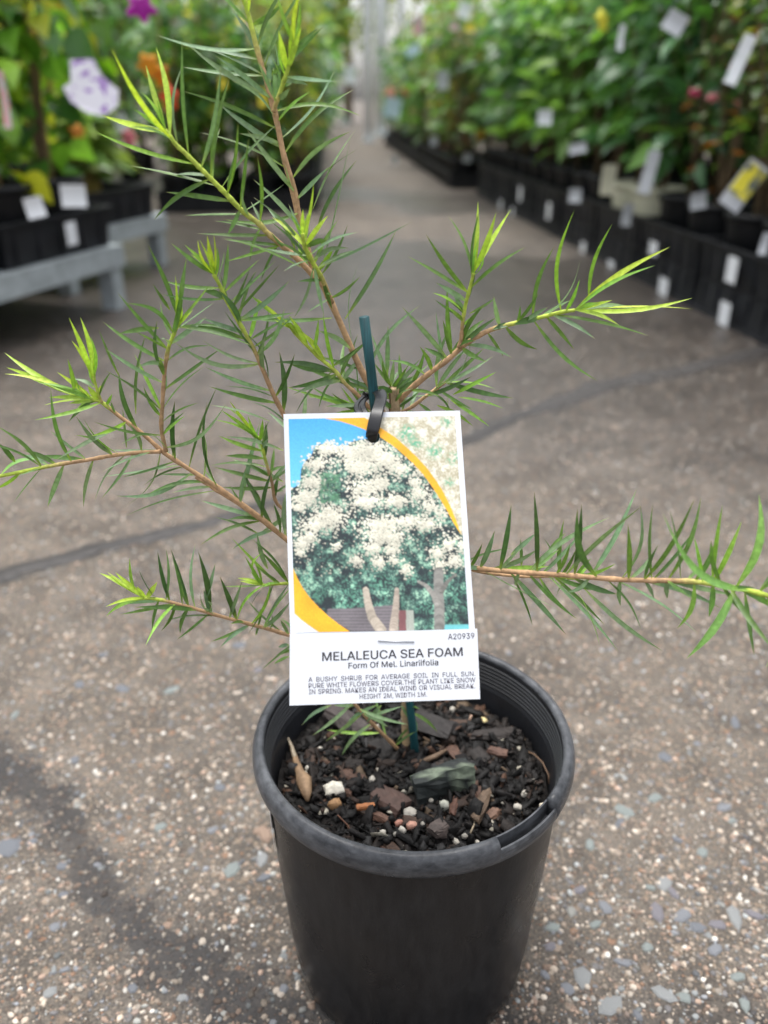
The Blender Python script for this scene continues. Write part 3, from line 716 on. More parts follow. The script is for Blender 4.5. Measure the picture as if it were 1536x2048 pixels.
# corners sharpened back towards the cell colours
idx = np.arange((GH + 1) * (GW + 1)).reshape(GH + 1, GW + 1)
Fq = np.stack([idx[:-1, :-1], idx[1:, :-1], idx[1:, 1:], idx[:-1, 1:]], -1).reshape(-1, 4)
VF = Vp.reshape(-1, 3); hc = np.array(rel(hole_c)); Fq = Fq[np.linalg.norm(VF[Fq].mean(1) - hc, axis=1) > HR + .0001]
link('printed_picture', mesh_np('printed_picture', VF, Fq, M_PRINT, cl.reshape(-1, 3)), tagroot)

# ---- lettering
tm = quad_map((580, 1268.5), (954, 1257.5), (960, 1398), (579.5, 1411))
FONT = None
try:      # the sans serif that ships inside Blender
    import os
    FONT = bpy.data.fonts.load(os.path.join(bpy.utils.system_resource('DATAFILES'), 'fonts', 'Inter.woff2'))
except Exception as ex: print('font', ex)
def text_line(s, u0, u1, vbase_l, vbase_r, cap_v, m, bold=0.0, word=1.0):
    cu = bpy.data.curves.new('print', 'FONT'); cu.body = s; cu.size = 1
    if FONT: cu.font = FONT
    cu.materials.clear();  cu.space_word = word; cu.resolution_u = 3
    ob = bpy.data.objects.new('print', cu); COL.objects.link(ob)
    dg = bpy.context.evaluated_depsgraph_get(); me = bpy.data.meshes.new_from_object(ob.evaluated_get(dg))
    bpy.data.objects.remove(ob); bpy.data.curves.remove(cu)
    xs_ = [v.co.x for v in me.vertices]; x0, x1 = min(xs_), max(xs_); cap = max(v.co.y for v in me.vertices)
    V0 = [(v.co.x, v.co.y) for v in me.vertices]; F0 = [tuple(q.vertices) for q in me.polygons]; V, Fc = [], []
    shifts = [(0, 0)] if bold <= 0 else [(-bold, 0), (bold, 0), (0, bold * .6), (0, -bold * .6), (0, 0)]
    for si, (sx, sy) in enumerate(shifts):
        k = len(V)
        for x, y in V0:
            t = (x + sx - x0) / (x1 - x0); u_ = u0 + (u1 - u0) * t; vb = vbase_l + (vbase_r - vbase_l) * t
            V.append(rel(tm(u_, vb - cap_v * (y + sy) / cap) + TAG_N * (.00102 + si * .000012)))
        Fc += [tuple(q + k for q in f) for f in F0]
    return link('printed_line', mesh('printed_line', V, Fc, m), strip)
def uz(x, y):      # enlarged crop of the text card -> (u, v)
    u_ = (x - 138 - (y - 52) * .002) / (1300 + (y - 52) * .065); top = 52 - 22 * u_; bot = 562 - 40 * u_
    return u_, (y - top) / (bot - top)
def tl(s, x0, y0, x1, y1, cap, m, bold=0, word=1.0):
    a_, b_ = uz(x0, y0), uz(x1, y1); text_line(s, a_[0], b_[0], a_[1], b_[1], cap / 500, m, bold, word)
strip.parent = tagroot
tl('A20939', 1237, 104, 1419, 99, 40, M_INK2, .004)
tl('MELALEUCA SEA FOAM', 366, 247, 1340, 220, 60, M_INK, .013)
tl('Form Of Mel. Linariifolia', 548, 304, 1172, 284, 42, M_INK, .010)
tl('A BUSHY SHRUB FOR AVERAGE SOIL IN FULL SUN.', 270, 396, 1432, 361, 33, M_INK2, .0025, 1.9)
tl('PURE WHITE FLOWERS COVER.THE PLANT LIKE SNOW', 272, 440, 1434, 404, 33, M_INK2, .0025, 1.15)
tl('IN SPRING. MAKES AN IDEAL WIND OR VISUAL BREAK.', 274, 483, 1434, 446, 33, M_INK2, .0025, 1.15)
tl('HEIGHT 2M, WIDTH 1M.', 628, 518, 1098, 503, 33, M_INK2, .0025)
mb = MB(); a_, b_ = [card_pt(540 + x * .28646, 1250 + y * .28646) + TAG_N * .0013 for x, y in ((755, 112), (1005, 118))]
mb.tube([rel(a_ - TAG_N * .0012), rel(a_), rel(a_.lerp(b_, .5)), rel(b_), rel(b_ - TAG_N * .0012)], .00034, 6)
link('staple', mb.mesh('staple', M_WIRE, True), tagroot)

# ---- black strap tie
def ribbon(pts, w, widths=None):
    P = [at_D(*p) for p in pts]; Q = []
    for i in range(len(P) - 1):          # Catmull-Rom
        p0, p1, p2, p3 = P[max(i - 1, 0)], P[i], P[i + 1], P[min(i + 2, len(P) - 1)]
        for k in range(5):
            t = k / 5; Q.append(.5 * ((2 * p1) + (p2 - p0) * t + (2 * p0 - 5 * p1 + 4 * p2 - p3) * t * t + (3 * p1 - p0 - 3 * p2 + p3) * t ** 3))
    Q.append(P[-1]); return Q
def strap(Q, width, axis, name, parent, base):
    V, Fc = [], []; n = len(Q); prof = [(-.5, .0), (-.42, .0005), (-.1, .0004), (-.05, -.0002), (.05, -.0002), (.1, .0004), (.42, .0005), (.5, 0), (.42, -.0006), (-.42, -.0006)]
    for i, q in enumerate(Q):
        t = (Q[min(i + 1, n - 1)] - Q[max(i - 1, 0)]).normalized(); a_ = (axis - t * axis.dot(t)).normalized(); b_ = t.cross(a_)
        for (x, y) in prof: V.append(q + a_ * x * width + b_ * y - base)
    m_ = len(prof)
    for i in range(n - 1):
        for j in range(m_):
            j2 = (j + 1) % m_; Fc.append((i * m_ + j, i * m_ + j2, (i + 1) * m_ + j2, (i + 1) * m_ + j))
    Fc += [tuple(range(m_)), tuple((n - 1) * m_ + j for j in range(m_ - 1, -1, -1))]
    me_ = mesh(name, V, Fc, M_STRAP, True); me_.set_sharp_from_angle(angle=R(28)); return link(name, me_, parent)
tie = tag(empty('strap_tie', at_D(750, 800, .45)), 'black ribbed strap looped round the stake and through the tag', 'tie')
_dh = (hole_c - Vector((0, 0, CAMZ))).dot(Vector((0, _c, -_s)))
Q = ribbon([(741, 884, _dh + .012), (743, 876, _dh + .005), (744, 868, _dh - .001), (748, 850, _dh - .0022), (754, 825, _dh - .0005), (760, 806, .4335), (762, 792, .4385), (757, 783, .446), (745, 785, .4565), (732, 794, .459), (722, 803, .454), (719, 813, .447), (723, 824, .4415), (733, 845, .4395), (741, 884, _dh + .012)], .005)
strap(Q, .0066, Vector((1, .15, .25)), 'strap', tie, tie.location)

# ================================================================== the shrub
shrub = tag(empty('shrub', soil_pt(815, 1496)), 'young narrow leaved shrub with spreading shoots growing in the big black pot', 'shrub')
SB = shrub.location.copy()
BARK_L, BARK_D, TIPC = (.42, .26, .14), (.16, .10, .06), (.40, .50, .07)
LEAFC = dict(g=(.090, .175, .036), d=(.052, .112, .030), b=(.150, .240, .122), l=(.18, .34, .045), y=(.37, .51, .055), t=(.085, .16, .045), L=(.18, .35, .085))
LEAFW = dict(g=.0024, d=.0030, b=.0025, l=.0023, y=.0028, t=.0015, L=.0035)
LEAVES = []
lrs = random.Random(5)
def leaf_mesh(p0, p1, cls, bend, wid=None):
    p1 = p0 + (p1 - p0) * 1.10
    ax = p1 - p0; ln = ax.length
    if ln < .002: return None
    t0 = ax.normalized(); view = ((p0 + p1) / 2 - Vector((0, 0, CAMZ))).normalized()
    nrm = (-view * lrs.uniform(.35, 1.0) + Vector((lrs.uniform(-.7, .7), lrs.uniform(-.4, .4), lrs.uniform(0, .9)))).normalized()
    side = t0.cross(nrm).normalized(); nrm = side.cross(t0).normalized()
    inpl = t0.cross(view).normalized()
    w = (wid or LEAFW[cls]) * lrs.uniform(.85, 1.15); n = 9
    rows = []; c = LEAFC[cls]; k = lrs.uniform(.78, 1.25); hue = lrs.uniform(-.08, .08)
    c = (c[0] * k * (1 + hue), c[1] * k, c[2] * k * (1 - hue))
    V, Cc = [], []
    for i in range(n + 1):
        t = i / n
        prof = min(1, t / .25) ** .65 * min(1, (1 - t) / .42) ** .85
        prof = max(prof, .20 if t < .5 else .02)
        q = p0.lerp(p1, t) + inpl * bend * ln * math.sin(math.pi * t) + nrm * ln * .05 * math.sin(math.pi * t * .9)
        nx_ = q
        tw = lrs.uniform(-.05, .05) + .35 * t * (k - 1) * 3
        sd = (side * math.cos(tw) + nrm * math.sin(tw))
        hw = w * .5 * prof
        V += [q - sd * hw + nrm * hw * .30, q, q + sd * hw + nrm * hw * .30]
        base_f = max(0, 1 - t * 5)
        cc_ = [c[j] * (1 - base_f * .5) + TIPC[j] * base_f * .5 for j in range(3)]
        tipf = max(0, (t - .93) / .07) * (.6 if cls in 'gdbt' else .2)
        cc_ = [cc_[j] * (1 - tipf) + (.30, .24, .10)[j] * tipf for j in range(3)]
        Cc += [cc_, [v * 1.22 for v in cc_], cc_]
    Fc = []
    for i in range(n):
        a_ = i * 3; Fc += [(a_, a_ + 1, a_ + 4, a_ + 3), (a_ + 1, a_ + 2, a_ + 5, a_ + 4)]
    return V, Fc, Cc
overflow_V, overflow_F, overflow_C = [], [], []
def add_leaf(branch, p0, p1, cls, bend=None, wid=None):
    if bend is None: bend = lrs.uniform(-.06, .06)
    r_ = leaf_mesh(p0, p1, cls, bend, wid)
    if r_ is None: return
    V, Fc, Cc = r_
    LEAVES.append(((p1 - p0).length * (wid or LEAFW[cls]), branch, V, Fc, Cc))
ZT = dict(A=(200, 100, .32552), B=(380, 180, .44271), C=(0, 450, .37760), D=(0, 950, .39063), E=(900, 950, .41406), F=(550, 400, .54036), G=(480, 1260, .45573), P=(0, 0, 1.0))
def zt(z_, x, y): a_ = ZT[z_]; return a_[0] + x * a_[2], a_[1] + y * a_[2]
def branch(z_, pts, Y0, Y1, r0, r1, leaves, tipfrac=.0, fill=0, fillcls='gbtbtgl', fl=(.016, .036), spread=1.0, bark=None):
    px = [zt(z_, *p) for p in pts]
    L_ = [0]
    for i in range(1, len(px)): L_.append(L_[-1] + math.hypot(px[i][0] - px[i - 1][0], px[i][1] - px[i - 1][1]))
    P = [at_Y(x, y, Y0 + (Y1 - Y0) * l / L_[-1]) for (x, y), l in zip(px, L_)]
    # resample
    Q, T = [], []
    for i in range(len(P) - 1):
        p0, p1, p2, p3 = P[max(i - 1, 0)], P[i], P[i + 1], P[min(i + 2, len(P) - 1)]
        for k in range(4):
            t = k / 4; Q.append(.5 * ((2 * p1) + (p2 - p0) * t + (2 * p0 - 5 * p1 + 4 * p2 - p3) * t * t + (3 * p1 - p0 - 3 * p2 + p3) * t ** 3))
            T.append((L_[i] + (L_[i + 1] - L_[i]) * t) / L_[-1])
    Q.append(P[-1]); T.append(1)
    rad = [(r0 * (1 - t) + r1 * t) * (1 + (.18 if i % 5 == 0 else 0) + lrs.uniform(-.06, .06)) for i, t in enumerate(T)]
    mb = MB(); mb.tube([q - SB for q in Q], rad, 8); cols = []
    for t in T:
        f = lrs.uniform(.8, 1.15)
        w_ = 0 if tipfrac <= 0 else min(1, max(0, (t - (1 - tipfrac)) / (.35 * tipfrac)))
        b_ = bark or BARK_L
        cols += [[(b_[j] * (1 - w_) + TIPC[j] * w_) * f for j in range(3)]] * 8
    br = link('branch', mb.mesh('branch', M_BARK, True, cols), shrub)
    def near(p_):      # nearest branch point in the picture gives the leaf base
        best = min(range(len(Q)), key=lambda i: (Q[i] - at_Y(p_[0], p_[1], Q[i].y)).length); return Q[best]
    for ent in leaves.split(';'):
        e = ent.split()
        if not e: continue
        cls = e[0]; bx, by, tx, ty = [float(v) for v in e[1:5]]; bend = float(e[5]) if len(e) > 5 else None
        b2, t2 = zt(z_, bx, by), zt(z_, tx, ty)
        nb_ = near(b2); bY = nb_.y
        bp = at_Y(b2[0], b2[1], bY)
        if (bp - nb_).length < .006: bp = nb_.copy()
        ln = math.hypot(t2[0] - b2[0], t2[1] - b2[1]) * bY / FPX
        dY = lrs.uniform(-.45, .45) * ln * spread
        add_leaf(br, bp, at_Y(t2[0], t2[1], bY + dY), cls, bend)
    nt_ = leaves.count(';') + 1 if leaves else 0
    for i in range(fill + int(nt_ * .45)):
        k = int(lrs.uniform(.05, .97) * (len(Q) - 1)); q = Q[k]; t = (Q[min(k + 1, len(Q) - 1)] - Q[max(k - 1, 0)]).normalized()
        a_ = Vector((lrs.gauss(0, 1), lrs.gauss(0, 1), lrs.gauss(.15, 1))); a_ = (a_ - t * a_.dot(t)).normalized()
        d = (a_ + t * lrs.uniform(.3, .9)).normalized()
        add_leaf(br, q, q + d * lrs.uniform(*fl), lrs.choice(fillcls))
    if tipfrac > .05:      # tuft of fresh leaves at the growing tip
        td = (Q[-1] - Q[-4]).normalized()
        for i in range(3):
            a_ = Vector((lrs.gauss(0, 1), lrs.gauss(0, .7), lrs.gauss(.3, 1))); a_ = (a_ - td * a_.dot(td)).normalized()
            k = len(Q) - 1 - lrs.randrange(3)
            add_leaf(br, Q[k], Q[k] + (td * lrs.uniform(.8, 1.8) + a_ * lrs.uniform(.15, .8)).normalized() * lrs.uniform(.010, .026), lrs.choice('yyl'), None, .0022)
    return br, Q
# trunk
trunk_px = [(815, 1497), (814, 1440), (813, 1380), (812, 1280), (808, 1150), (802, 1020), (797, 920), (793, 850), (790, 800), (789, 775)]
branch('P', trunk_px, .440, .446, .0036, .0022, '', 0, 10, 'gd', (.014, .024), bark=(.40, .29, .17))
shrub.children[0].name = 'stem'
branch('P', [(806, 1120), (800, 1010), (783, 900), (755, 800), (720, 735), (660, 600), (632, 545), (612, 500), (590, 400), (565, 300), (545, 200), (520, 120), (497, 30), (480, -30), (470, -90)], .443, .478, .0022, .0011,
       'b 640 560 700 300;l 500 40 470 -40;y 498 30 500 -60;g 510 90 570 -20;g 505 60 420 -30;b 522 115 380 95;b 515 95 330 75 .1;g 530 150 640 60;b 545 190 440 120;g 528 130 620 -30;g 750 790 600 730;b 520 110 470 30;g 505 60 560 10', .18)
branch('A', [(1340, 1420), (1250, 1320), (1170, 1245), (1100, 1185), (1030, 1125), (980, 1070), (900, 1010), (830, 945), (780, 890), (730, 840), (680, 790), (620, 730), (570, 680), (520, 630), (470, 585), (430, 530), (400, 490)], .452, .438, .0016, .0010,
       'y 445 560 112 45 .03;y 420 490 295 130;y 440 520 352 35;y 400 520 52 415 .04;l 590 715 22 522 .05;b 490 580 515 135;g 555 655 503 5;b 625 720 732 155;g 678 785 780 235 .05;g 712 852 230 730;g 670 815 365 1022 -.05;g 800 945 443 880;g 785 890 838 490;g 868 970 912 585;g 975 1060 963 695;g 890 1040 553 1022;g 850 1000 790 1125;g 1030 1145 635 1133;t 745 840 1065 490;t 880 1000 1110 845;g 1120 1190 790 1170;t 1160 1230 1060 1130;g 1000 1090 930 1280;t 1100 1180 1000 1400', .75)
branch('A', [(1065, 380), (1085, 320), (1110, 250), (1150, 130), (1180, 0), (1195, -60)], .461, .452, .0011, .0009,
       'l 1100 200 1035 30;l 1130 150 1100 -40;y 1150 130 1230 -120;y 1165 60 1170 -140;y 1150 120 1100 -100;g 1120 230 1180 195;b 1085 300 1160 240;b 1045 200 1040 95;l 1170 20 1260 -60;b 1130 200 1265 215 .1;g 1190 40 1330 -120', 1)
br1 = [c for c in shrub.children][1]
# leaves of the main shoot traced on two enlargements: added through short helper twigs
branch('A', [(1350, 1370), (1290, 1250), (1225, 1000), (1195, 840), (1130, 640), (1100, 520), (1065, 380), (1020, 200), (985, 60)], .457, .474, .0011, .0009,
       'b 990 170 550 115 .05;b 1020 300 590 0 .05;g 1065 485 545 270;b 1105 625 770 360;g 1135 770 660 535;b 1170 890 930 530;g 1215 1025 800 1040 .12;b 1220 1120 970 830;g 1200 1230 1080 1040;g 1090 355 1560 410 .08;g 1155 655 1520 285;b 1130 540 1415 170 -.1;b 1200 810 1505 525 .1;g 1225 920 1560 640;b 1310 975 1560 530;d 1330 1110 1560 720')
branch('B', [(640, 960), (600, 860), (560, 790), (520, 710), (508, 650)], .452, .425, .0014, .0010,
       'd 590 790 965 622 -.06;d 700 1035 915 670 -.05;b 735 1150 765 815;y 520 720 385 590;y 530 715 615 580;y 520 700 530 570;b 530 760 740 655;b 540 760 350 720;b 550 800 480 1010 .1;b 550 800 600 1000;g 575 790 660 605;b 600 800 750 730;t 590 830 700 630;g 500 800 175 683;g 640 1030 240 1025 .07;b 620 950 540 1000;t 560 800 400 690;b 545 770 700 720 .1;g 610 870 640 980', .8)
branch('C', [(1640, 1270), (1560, 1120), (1500, 1000), (1440, 880), (1360, 690), (1280, 540), (1210, 420), (1160, 310), (1130, 260)], .446, .432, .0015, .0010,
       'y 1135 270 1100 75;y 1140 265 1130 70;l 1145 270 1148 130;g 1120 260 925 112;l 1120 250 990 120;g 1155 335 890 300 .08;t 1165 400 880 370 .06;d 1180 385 1085 355;d 1270 540 1165 360;d 1350 690 1200 480;d 1425 850 1300 590 -.08;b 1265 580 1080 500;g 1305 635 945 540;b 1355 735 960 630 .15;b 1350 740 1100 625 .1;b 1430 890 1120 765;g 1455 960 1140 865;b 1430 1040 1140 965;g 1200 360 1360 200;t 1230 400 1440 210;t 1250 460 1460 230;b 1285 490 1510 315;g 1280 490 1536 470;t 1325 600 1536 490;t 1375 640 1536 500;b 1430 760 1405 610;d 1500 1090 1330 950;d 1510 990 1480 700;t 1220 420 1170 280;d 1445 900 1550 700', .45)
branch('P', [(700, 1190), (640, 1130), (572, 1078), (500, 1020), (420, 965), (350, 920), (325, 903), (287, 869), (242, 835), (204, 805), (181, 797)], .440, .430, .0019, .0011, '', .1)
branch('C', [(1160, 1405), (1100, 1360), (1000, 1290), (930, 1250), (850, 1195), (760, 1110), (640, 1020), (540, 940), (480, 920)], .4345, .4295, .0010, .0008,
       'y 400 905 60 700;y 410 910 70 770;y 420 915 60 803;l 395 890 362 725;l 420 890 380 790;b 500 860 400 820;y 495 820 375 520;y 500 820 430 520;l 505 830 490 660;g 545 900 585 790;d 740 1095 640 800;t 720 1000 770 610 .05;t 630 800 530 575;t 670 1180 650 990;b 750 1200 680 1060;d 935 1245 930 960;t 1005 1285 1140 890;d 1160 1405 1110 980 .05;b 1075 1350 1065 1090;b 1010 1340 655 1425 .14;b 960 1290 570 1335 .05;b 830 1225 680 1457 .06;y 480 900 430 870;l 520 920 420 970;y 540 910 470 860;l 560 950 590 900;l 505 850 470 770;y 520 880 555 840', .15)
branch('C', [(540, 940), (520, 890), (505, 840), (495, 800)], .4297, .428, .0008, .0007, '', 1)
branch('C', [(880, 1200), (855, 1080), (860, 950), (870, 800), (890, 660), (920, 580), (950, 510)], .431, .425, .0012, .0009,
       'g 910 600 960 345;g 950 530 985 205;g 910 460 800 140;l 960 470 1100 335;g 900 450 815 325;y 935 540 925 290;g 890 570 690 430 -.16;g 880 650 645 390 .05;g 840 545 645 575;g 835 715 575 533;d 865 785 840 530;b 835 850 580 670;t 840 980 580 790;b 855 910 850 740;g 840 1030 770 870;g 880 860 1145 675;g 875 985 1070 770;g 870 1045 1035 955;t 870 1110 970 1000;g 945 540 1300 635;b 890 1180 1170 970 -.12;t 850 1110 530 1050;t 890 740 1100 650 .1', .3)
branch('C', [(850, 1200), (740, 1205), (600, 1220), (460, 1245), (300, 1270), (150, 1300), (0, 1330), (-120, 1350)], .431, .417, .0012, .0010,
       'g 600 1220 415 1125 -.08;b 590 1210 420 1030;b 450 1245 280 1105;g 360 1230 280 900;g 455 1250 220 1225;g 280 1265 140 1200;g 190 1250 0 1085;g 80 1255 0 1165;b 670 1230 520 1445;b 520 1260 450 1470;b 360 1290 260 1470;g 220 1310 90 1455;l 110 1330 -20 1390;b 645 1065 330 1230;L 0 1320 190 1250 .1;l -40 1340 -90 1150', .5)
branch('D', [(1640, 870), (1560, 842), (1480, 820), (1380, 790), (1250, 755), (1100, 715), (1000, 685), (870, 650), (800, 635), (740, 630)], .424, .405, .0013, .0009,
       'y 700 630 530 515;y 690 620 605 510;l 690 600 668 440;y 740 610 705 575;l 735 620 565 715;d 800 625 722 495;d 880 640 810 415;d 975 670 875 400;d 1080 700 1020 420;d 1205 740 1133 540;d 840 655 590 662;g 1020 700 720 678;g 810 670 785 780;g 880 690 830 785;g 970 700 928 800;t 1070 735 920 830;t 1130 740 845 755;g 1265 775 1100 845;g 900 680 645 710;l 1205 740 1370 565 .08;b 1160 720 1235 560;b 1050 650 1100 470;l 1280 750 1380 560;t 1330 780 1330 690;t 1310 820 1330 760;t 1390 790 1390 720;b 1370 770 1475 660;b 1345 765 1475 570;t 920 660 880 430;t 840 640 850 400;y 750 630 800 555;l 760 620 720 640', .14)
branch('D', [(1640, 440), (1560, 390), (1465, 325), (1340, 235), (1230, 155), (1110, 80), (1000, 10)], .4385, .4335, .0011, .0010,
       'b 1400 300 1210 370;t 1330 305 1120 225;b 1285 220 1055 140;t 1100 100 685 203;d 1340 230 1390 0;d 1420 270 1260 10;b 1235 155 1255 -20;t 1300 150 1180 60;g 1350 210 1170 235;d 1440 280 1400 160')
branch('D', [(1600, 560), (1480, 555), (1400, 560), (1340, 565)], .425, .418, .0009, .0008,
       'l 1330 550 1260 430;l 1340 545 1300 450;g 1440 550 1310 470;l 1320 520 1340 410 .2;g 1470 520 1345 400;d 1480 520 1300 350;b 1370 480 1320 315;l 1350 555 1290 500;t 1400 570 1370 660;g 1480 880 1420 920;g 1480 930 1410 965;b 1480 870 1430 880', 1)
branch('C', [(1600, 1560), (1470, 1480), (1440, 1360), (1410, 1260), (1390, 1180), (1370, 1120)], .448, .452, .0011, .0008,
       'l 1370 1140 1155 1045;l 1385 1200 1180 1125;b 1500 1195 1215 1130;l 1380 1150 1320 1020;l 1395 1150 1390 1040;b 1280 1457 1370 1080;g 1420 1280 1140 1280;g 1420 1370 1160 1290;d 1380 1457 1305 1340;g 1400 1457 1440 1290;b 1500 1360 1250 1250;g 1400 1230 1210 1225;g 1430 1330 1330 1270;l 1375 1130 1330 1100;d 1420 1240 1410 1060;g 1440 1380 1200 1390;g 1450 1290 1500 1280;g 1420 1420 1500 1410;d 1440 1440 1480 1330', .35)
branch('E', [(-120, 430), (-20, 440), (60, 445), (240, 462), (420, 475), (600, 487), (750, 500), (900, 508), (1050, 510), (1180, 515), (1350, 540), (1450, 560), (1600, 600)], .392, .325, .0014, .0012,
       'd 260 455 290 170;d 425 465 410 115;b 155 440 210 285;g 120 415 150 340;b 180 445 405 365;b 295 385 405 290;b 360 460 735 230;d 590 470 630 170;d 725 485 625 190 .1;b 540 460 890 180;b 680 475 885 105 -.05;b 820 485 905 175 -.08;g 860 490 860 260;g 945 490 1160 150;t 985 490 980 175;g 1055 495 1195 145 -.05;t 1105 490 1060 200;g 1180 495 1265 350;g 1310 515 1265 340 .08;l 1215 500 1180 320;l 1280 510 1395 250;L 1460 545 1060 225 .15;L 1385 525 1480 135 -.1;L 1375 565 1165 855 .06;L 1400 570 1560 640;L 1265 540 1250 670;l 1180 540 1105 720 .12;b 1050 525 1050 590;b 925 520 980 590;b 820 525 825 620;b 655 510 570 560 .15;b 345 480 315 530;b 150 460 70 450;b 260 480 530 740;b 440 495 775 820;b 650 550 990 820;b 770 520 1160 750;b 925 530 1270 630;t 155 480 520 655;g 370 500 535 640;L 1536 600 1520 900;b 1060 540 1340 575;l 620 570 710 805;l 1290 500 1315 180', .3, spread=.8)
branch('E', [(40, 440), (160, 470), (350, 490), (500, 490), (600, 500)], .40, .412, .0010, .0008,
       'g 470 380 550 290;g 345 440 340 320;g 490 430 455 320;g 540 460 550 240;d 600 500 790 570;l 580 480 780 435;l 600 490 675 410;g 590 490 520 600;g 500 480 740 545;g 380 470 460 430;g 540 490 600 370;l 600 500 660 450', .2)
branch('F', [(445, 800), (440, 770), (480, 720), (560, 650), (640, 590), (690, 545), (740, 510), (800, 480), (870, 460), (980, 435), (1060, 415), (1110, 408)], .448, .438, .0019, .0010,
       'y 1110 408 1430 198 .03;l 1115 410 1380 260 .04;y 1130 400 1503 370 -.07;y 1120 408 1505 410;l 1160 370 1238 115 .1;l 1060 410 1100 75 .12;b 995 420 1115 235 -.06;g 950 430 1025 195 .1;b 1110 408 1320 408;g 1030 430 1350 500;g 970 460 1170 650 -.08;g 860 480 960 545 -.08;d 980 440 890 460;d 870 465 810 480;b 710 545 860 580;b 830 450 810 365;t 720 420 810 365;t 790 500 840 570;g 900 440 905 395;b 640 590 485 412;g 650 580 640 340;b 605 600 600 430;g 630 560 625 455;d 670 560 810 445;g 590 640 540 550;g 640 600 560 550;g 650 620 700 500;b 470 750 600 735;g 560 650 430 600;b 740 530 620 690;g 690 540 770 400', .4)
branch('F', [(680, 545), (690, 510), (695, 450), (705, 390), (720, 330), (735, 270)], .4415, .436, .0011, .0008,
       'y 740 250 750 30;g 735 300 757 65;y 745 245 810 65;y 748 240 862 58;g 722 285 647 80;g 735 340 910 190;g 705 340 573 145;d 708 390 740 220;b 700 400 665 350;g 690 425 635 370;t 680 430 600 375;l 690 450 640 400;l 695 470 740 430', .75)
branch('F', [(450, 790), (500, 770), (560, 725), (630, 675)], .450, .458, .0011, .0009,
       'd 640 700 860 730;b 620 690 790 590;l 660 720 805 645;l 680 730 830 770;l 650 740 780 830;g 590 735 645 790;g 610 730 720 770;d 560 720 715 660;g 640 690 760 560;b 600 700 700 560;l 640 720 640 820;g 520 740 620 830;l 600 760 720 830;l 640 690 800 700;g 560 700 660 650')
branch('F', [(430, 790), (432, 740), (428, 690)], .449, .452, .0016, .0012,
       'b 425 680 440 600;b 415 650 418 480;b 340 640 520 415 .06;b 400 670 360 510;g 425 680 370 610;g 470 700 460 580;g 500 690 550 560;g 440 690 400 600;b 430 720 530 600;d 440 720 570 660;g 420 720 330 680;g 430 700 480 640', 0, 6, 'gb', bark=BARK_D)
branch('F', [(400, 800), (345, 765), (310, 725), (260, 680), (220, 630), (160, 580), (90, 510), (40, 450)], .452, .448, .0012, .0009,
       'y 90 520 20 440;y 130 550 60 440;y 200 600 100 490;d 220 640 70 610 .05;d 240 645 20 605 -.05;g 160 580 330 640;d 230 650 65 690 .05;g 300 700 370 720;b 280 550 170 490;g 250 645 300 560;l 220 640 180 440;y 170 590 110 500;l 150 560 160 450;g 200 620 340 520;t 210 630 90 780;t 230 640 170 760;b 260 660 300 600', .7)
branch('F', [(420, 830), (370, 800), (310, 775), (270, 765)], .458, .468, .0010, .0008,
       'l 330 770 140 735;l 300 770 60 700;g 300 760 150 700;l 290 775 190 745;g 340 780 220 720;l 320 770 200 800;g 350 780 300 690;b 330 765 330 660;l 310 770 250 700;g 360 780 240 760')
branch('G', [(725, 560), (680, 510), (600, 430), (520, 345), (480, 290), (430, 220)], .438, .424, .0013, .0010,
       'b 480 330 335 450;b 400 330 285 410;b 530 380 390 475;b 560 430 455 550;b 520 350 720 410;b 600 330 480 400;b 620 330 560 400;b 540 360 640 420;b 500 330 420 330;b 560 370 700 340')
branch('G', [(738, 440), (745, 400), (750, 360)], .4395, .436, .0008, .0007, 'b 748 370 775 440;g 750 350 855 440;b 742 390 710 330')
LEAVES.sort(key=lambda e: -e[0])
for i, (_, branch_, V, Fc, Cc) in enumerate(LEAVES):
    if i < 300: link('leaf', mesh('leaf', [v - SB for v in V], Fc, M_FINE_LEAF, True, Cc), branch_)
    else:
        k = len(overflow_V); overflow_V.extend([v - SB for v in V]); overflow_F.extend([tuple(j + k for j in f) for f in Fc]); overflow_C.extend(Cc)
if overflow_V:
    o = link('small_leaves', mesh('small_leaves', overflow_V, overflow_F, M_FINE_LEAF, True, overflow_C), shrub); o['kind'] = 'stuff'
print('traced leaves', len(LEAVES))
# ================================================================== leaves and plants of the background
def leaf_template(shape):
    """unit leaf along +Y, facing +Z: (verts, quads)"""
    if shape == 'heart': prof = [(0, .05), (.10, .34), (.28, .44), (.5, .38), (.75, .21), (.93, .06), (1.0, .0)]
    elif shape == 'lance': prof = [(0, .02), (.15, .11), (.38, .19), (.6, .18), (.82, .10), (1.0, .0)]
    else: prof = [(0, .03), (.2, .19), (.5, .26), (.8, .15), (1.0, .0)]
    V, Fc = [], []
    for t, w in prof:
        z = .10 * math.sin(t * 2.6) - .22 * t * t
        V += [(-w, t, z + w * .30), (0, t, z), (w, t, z + w * .30)]
    for i in range(len(prof) - 1):
        a_ = i * 3; Fc += [(a_, a_ + 1, a_ + 4, a_ + 3), (a_ + 1, a_ + 2, a_ + 5, a_ + 4)]
    return np.array(V), np.array(Fc)
LT = {k: leaf_template(k) for k in ('heart', 'lance', 'small')}
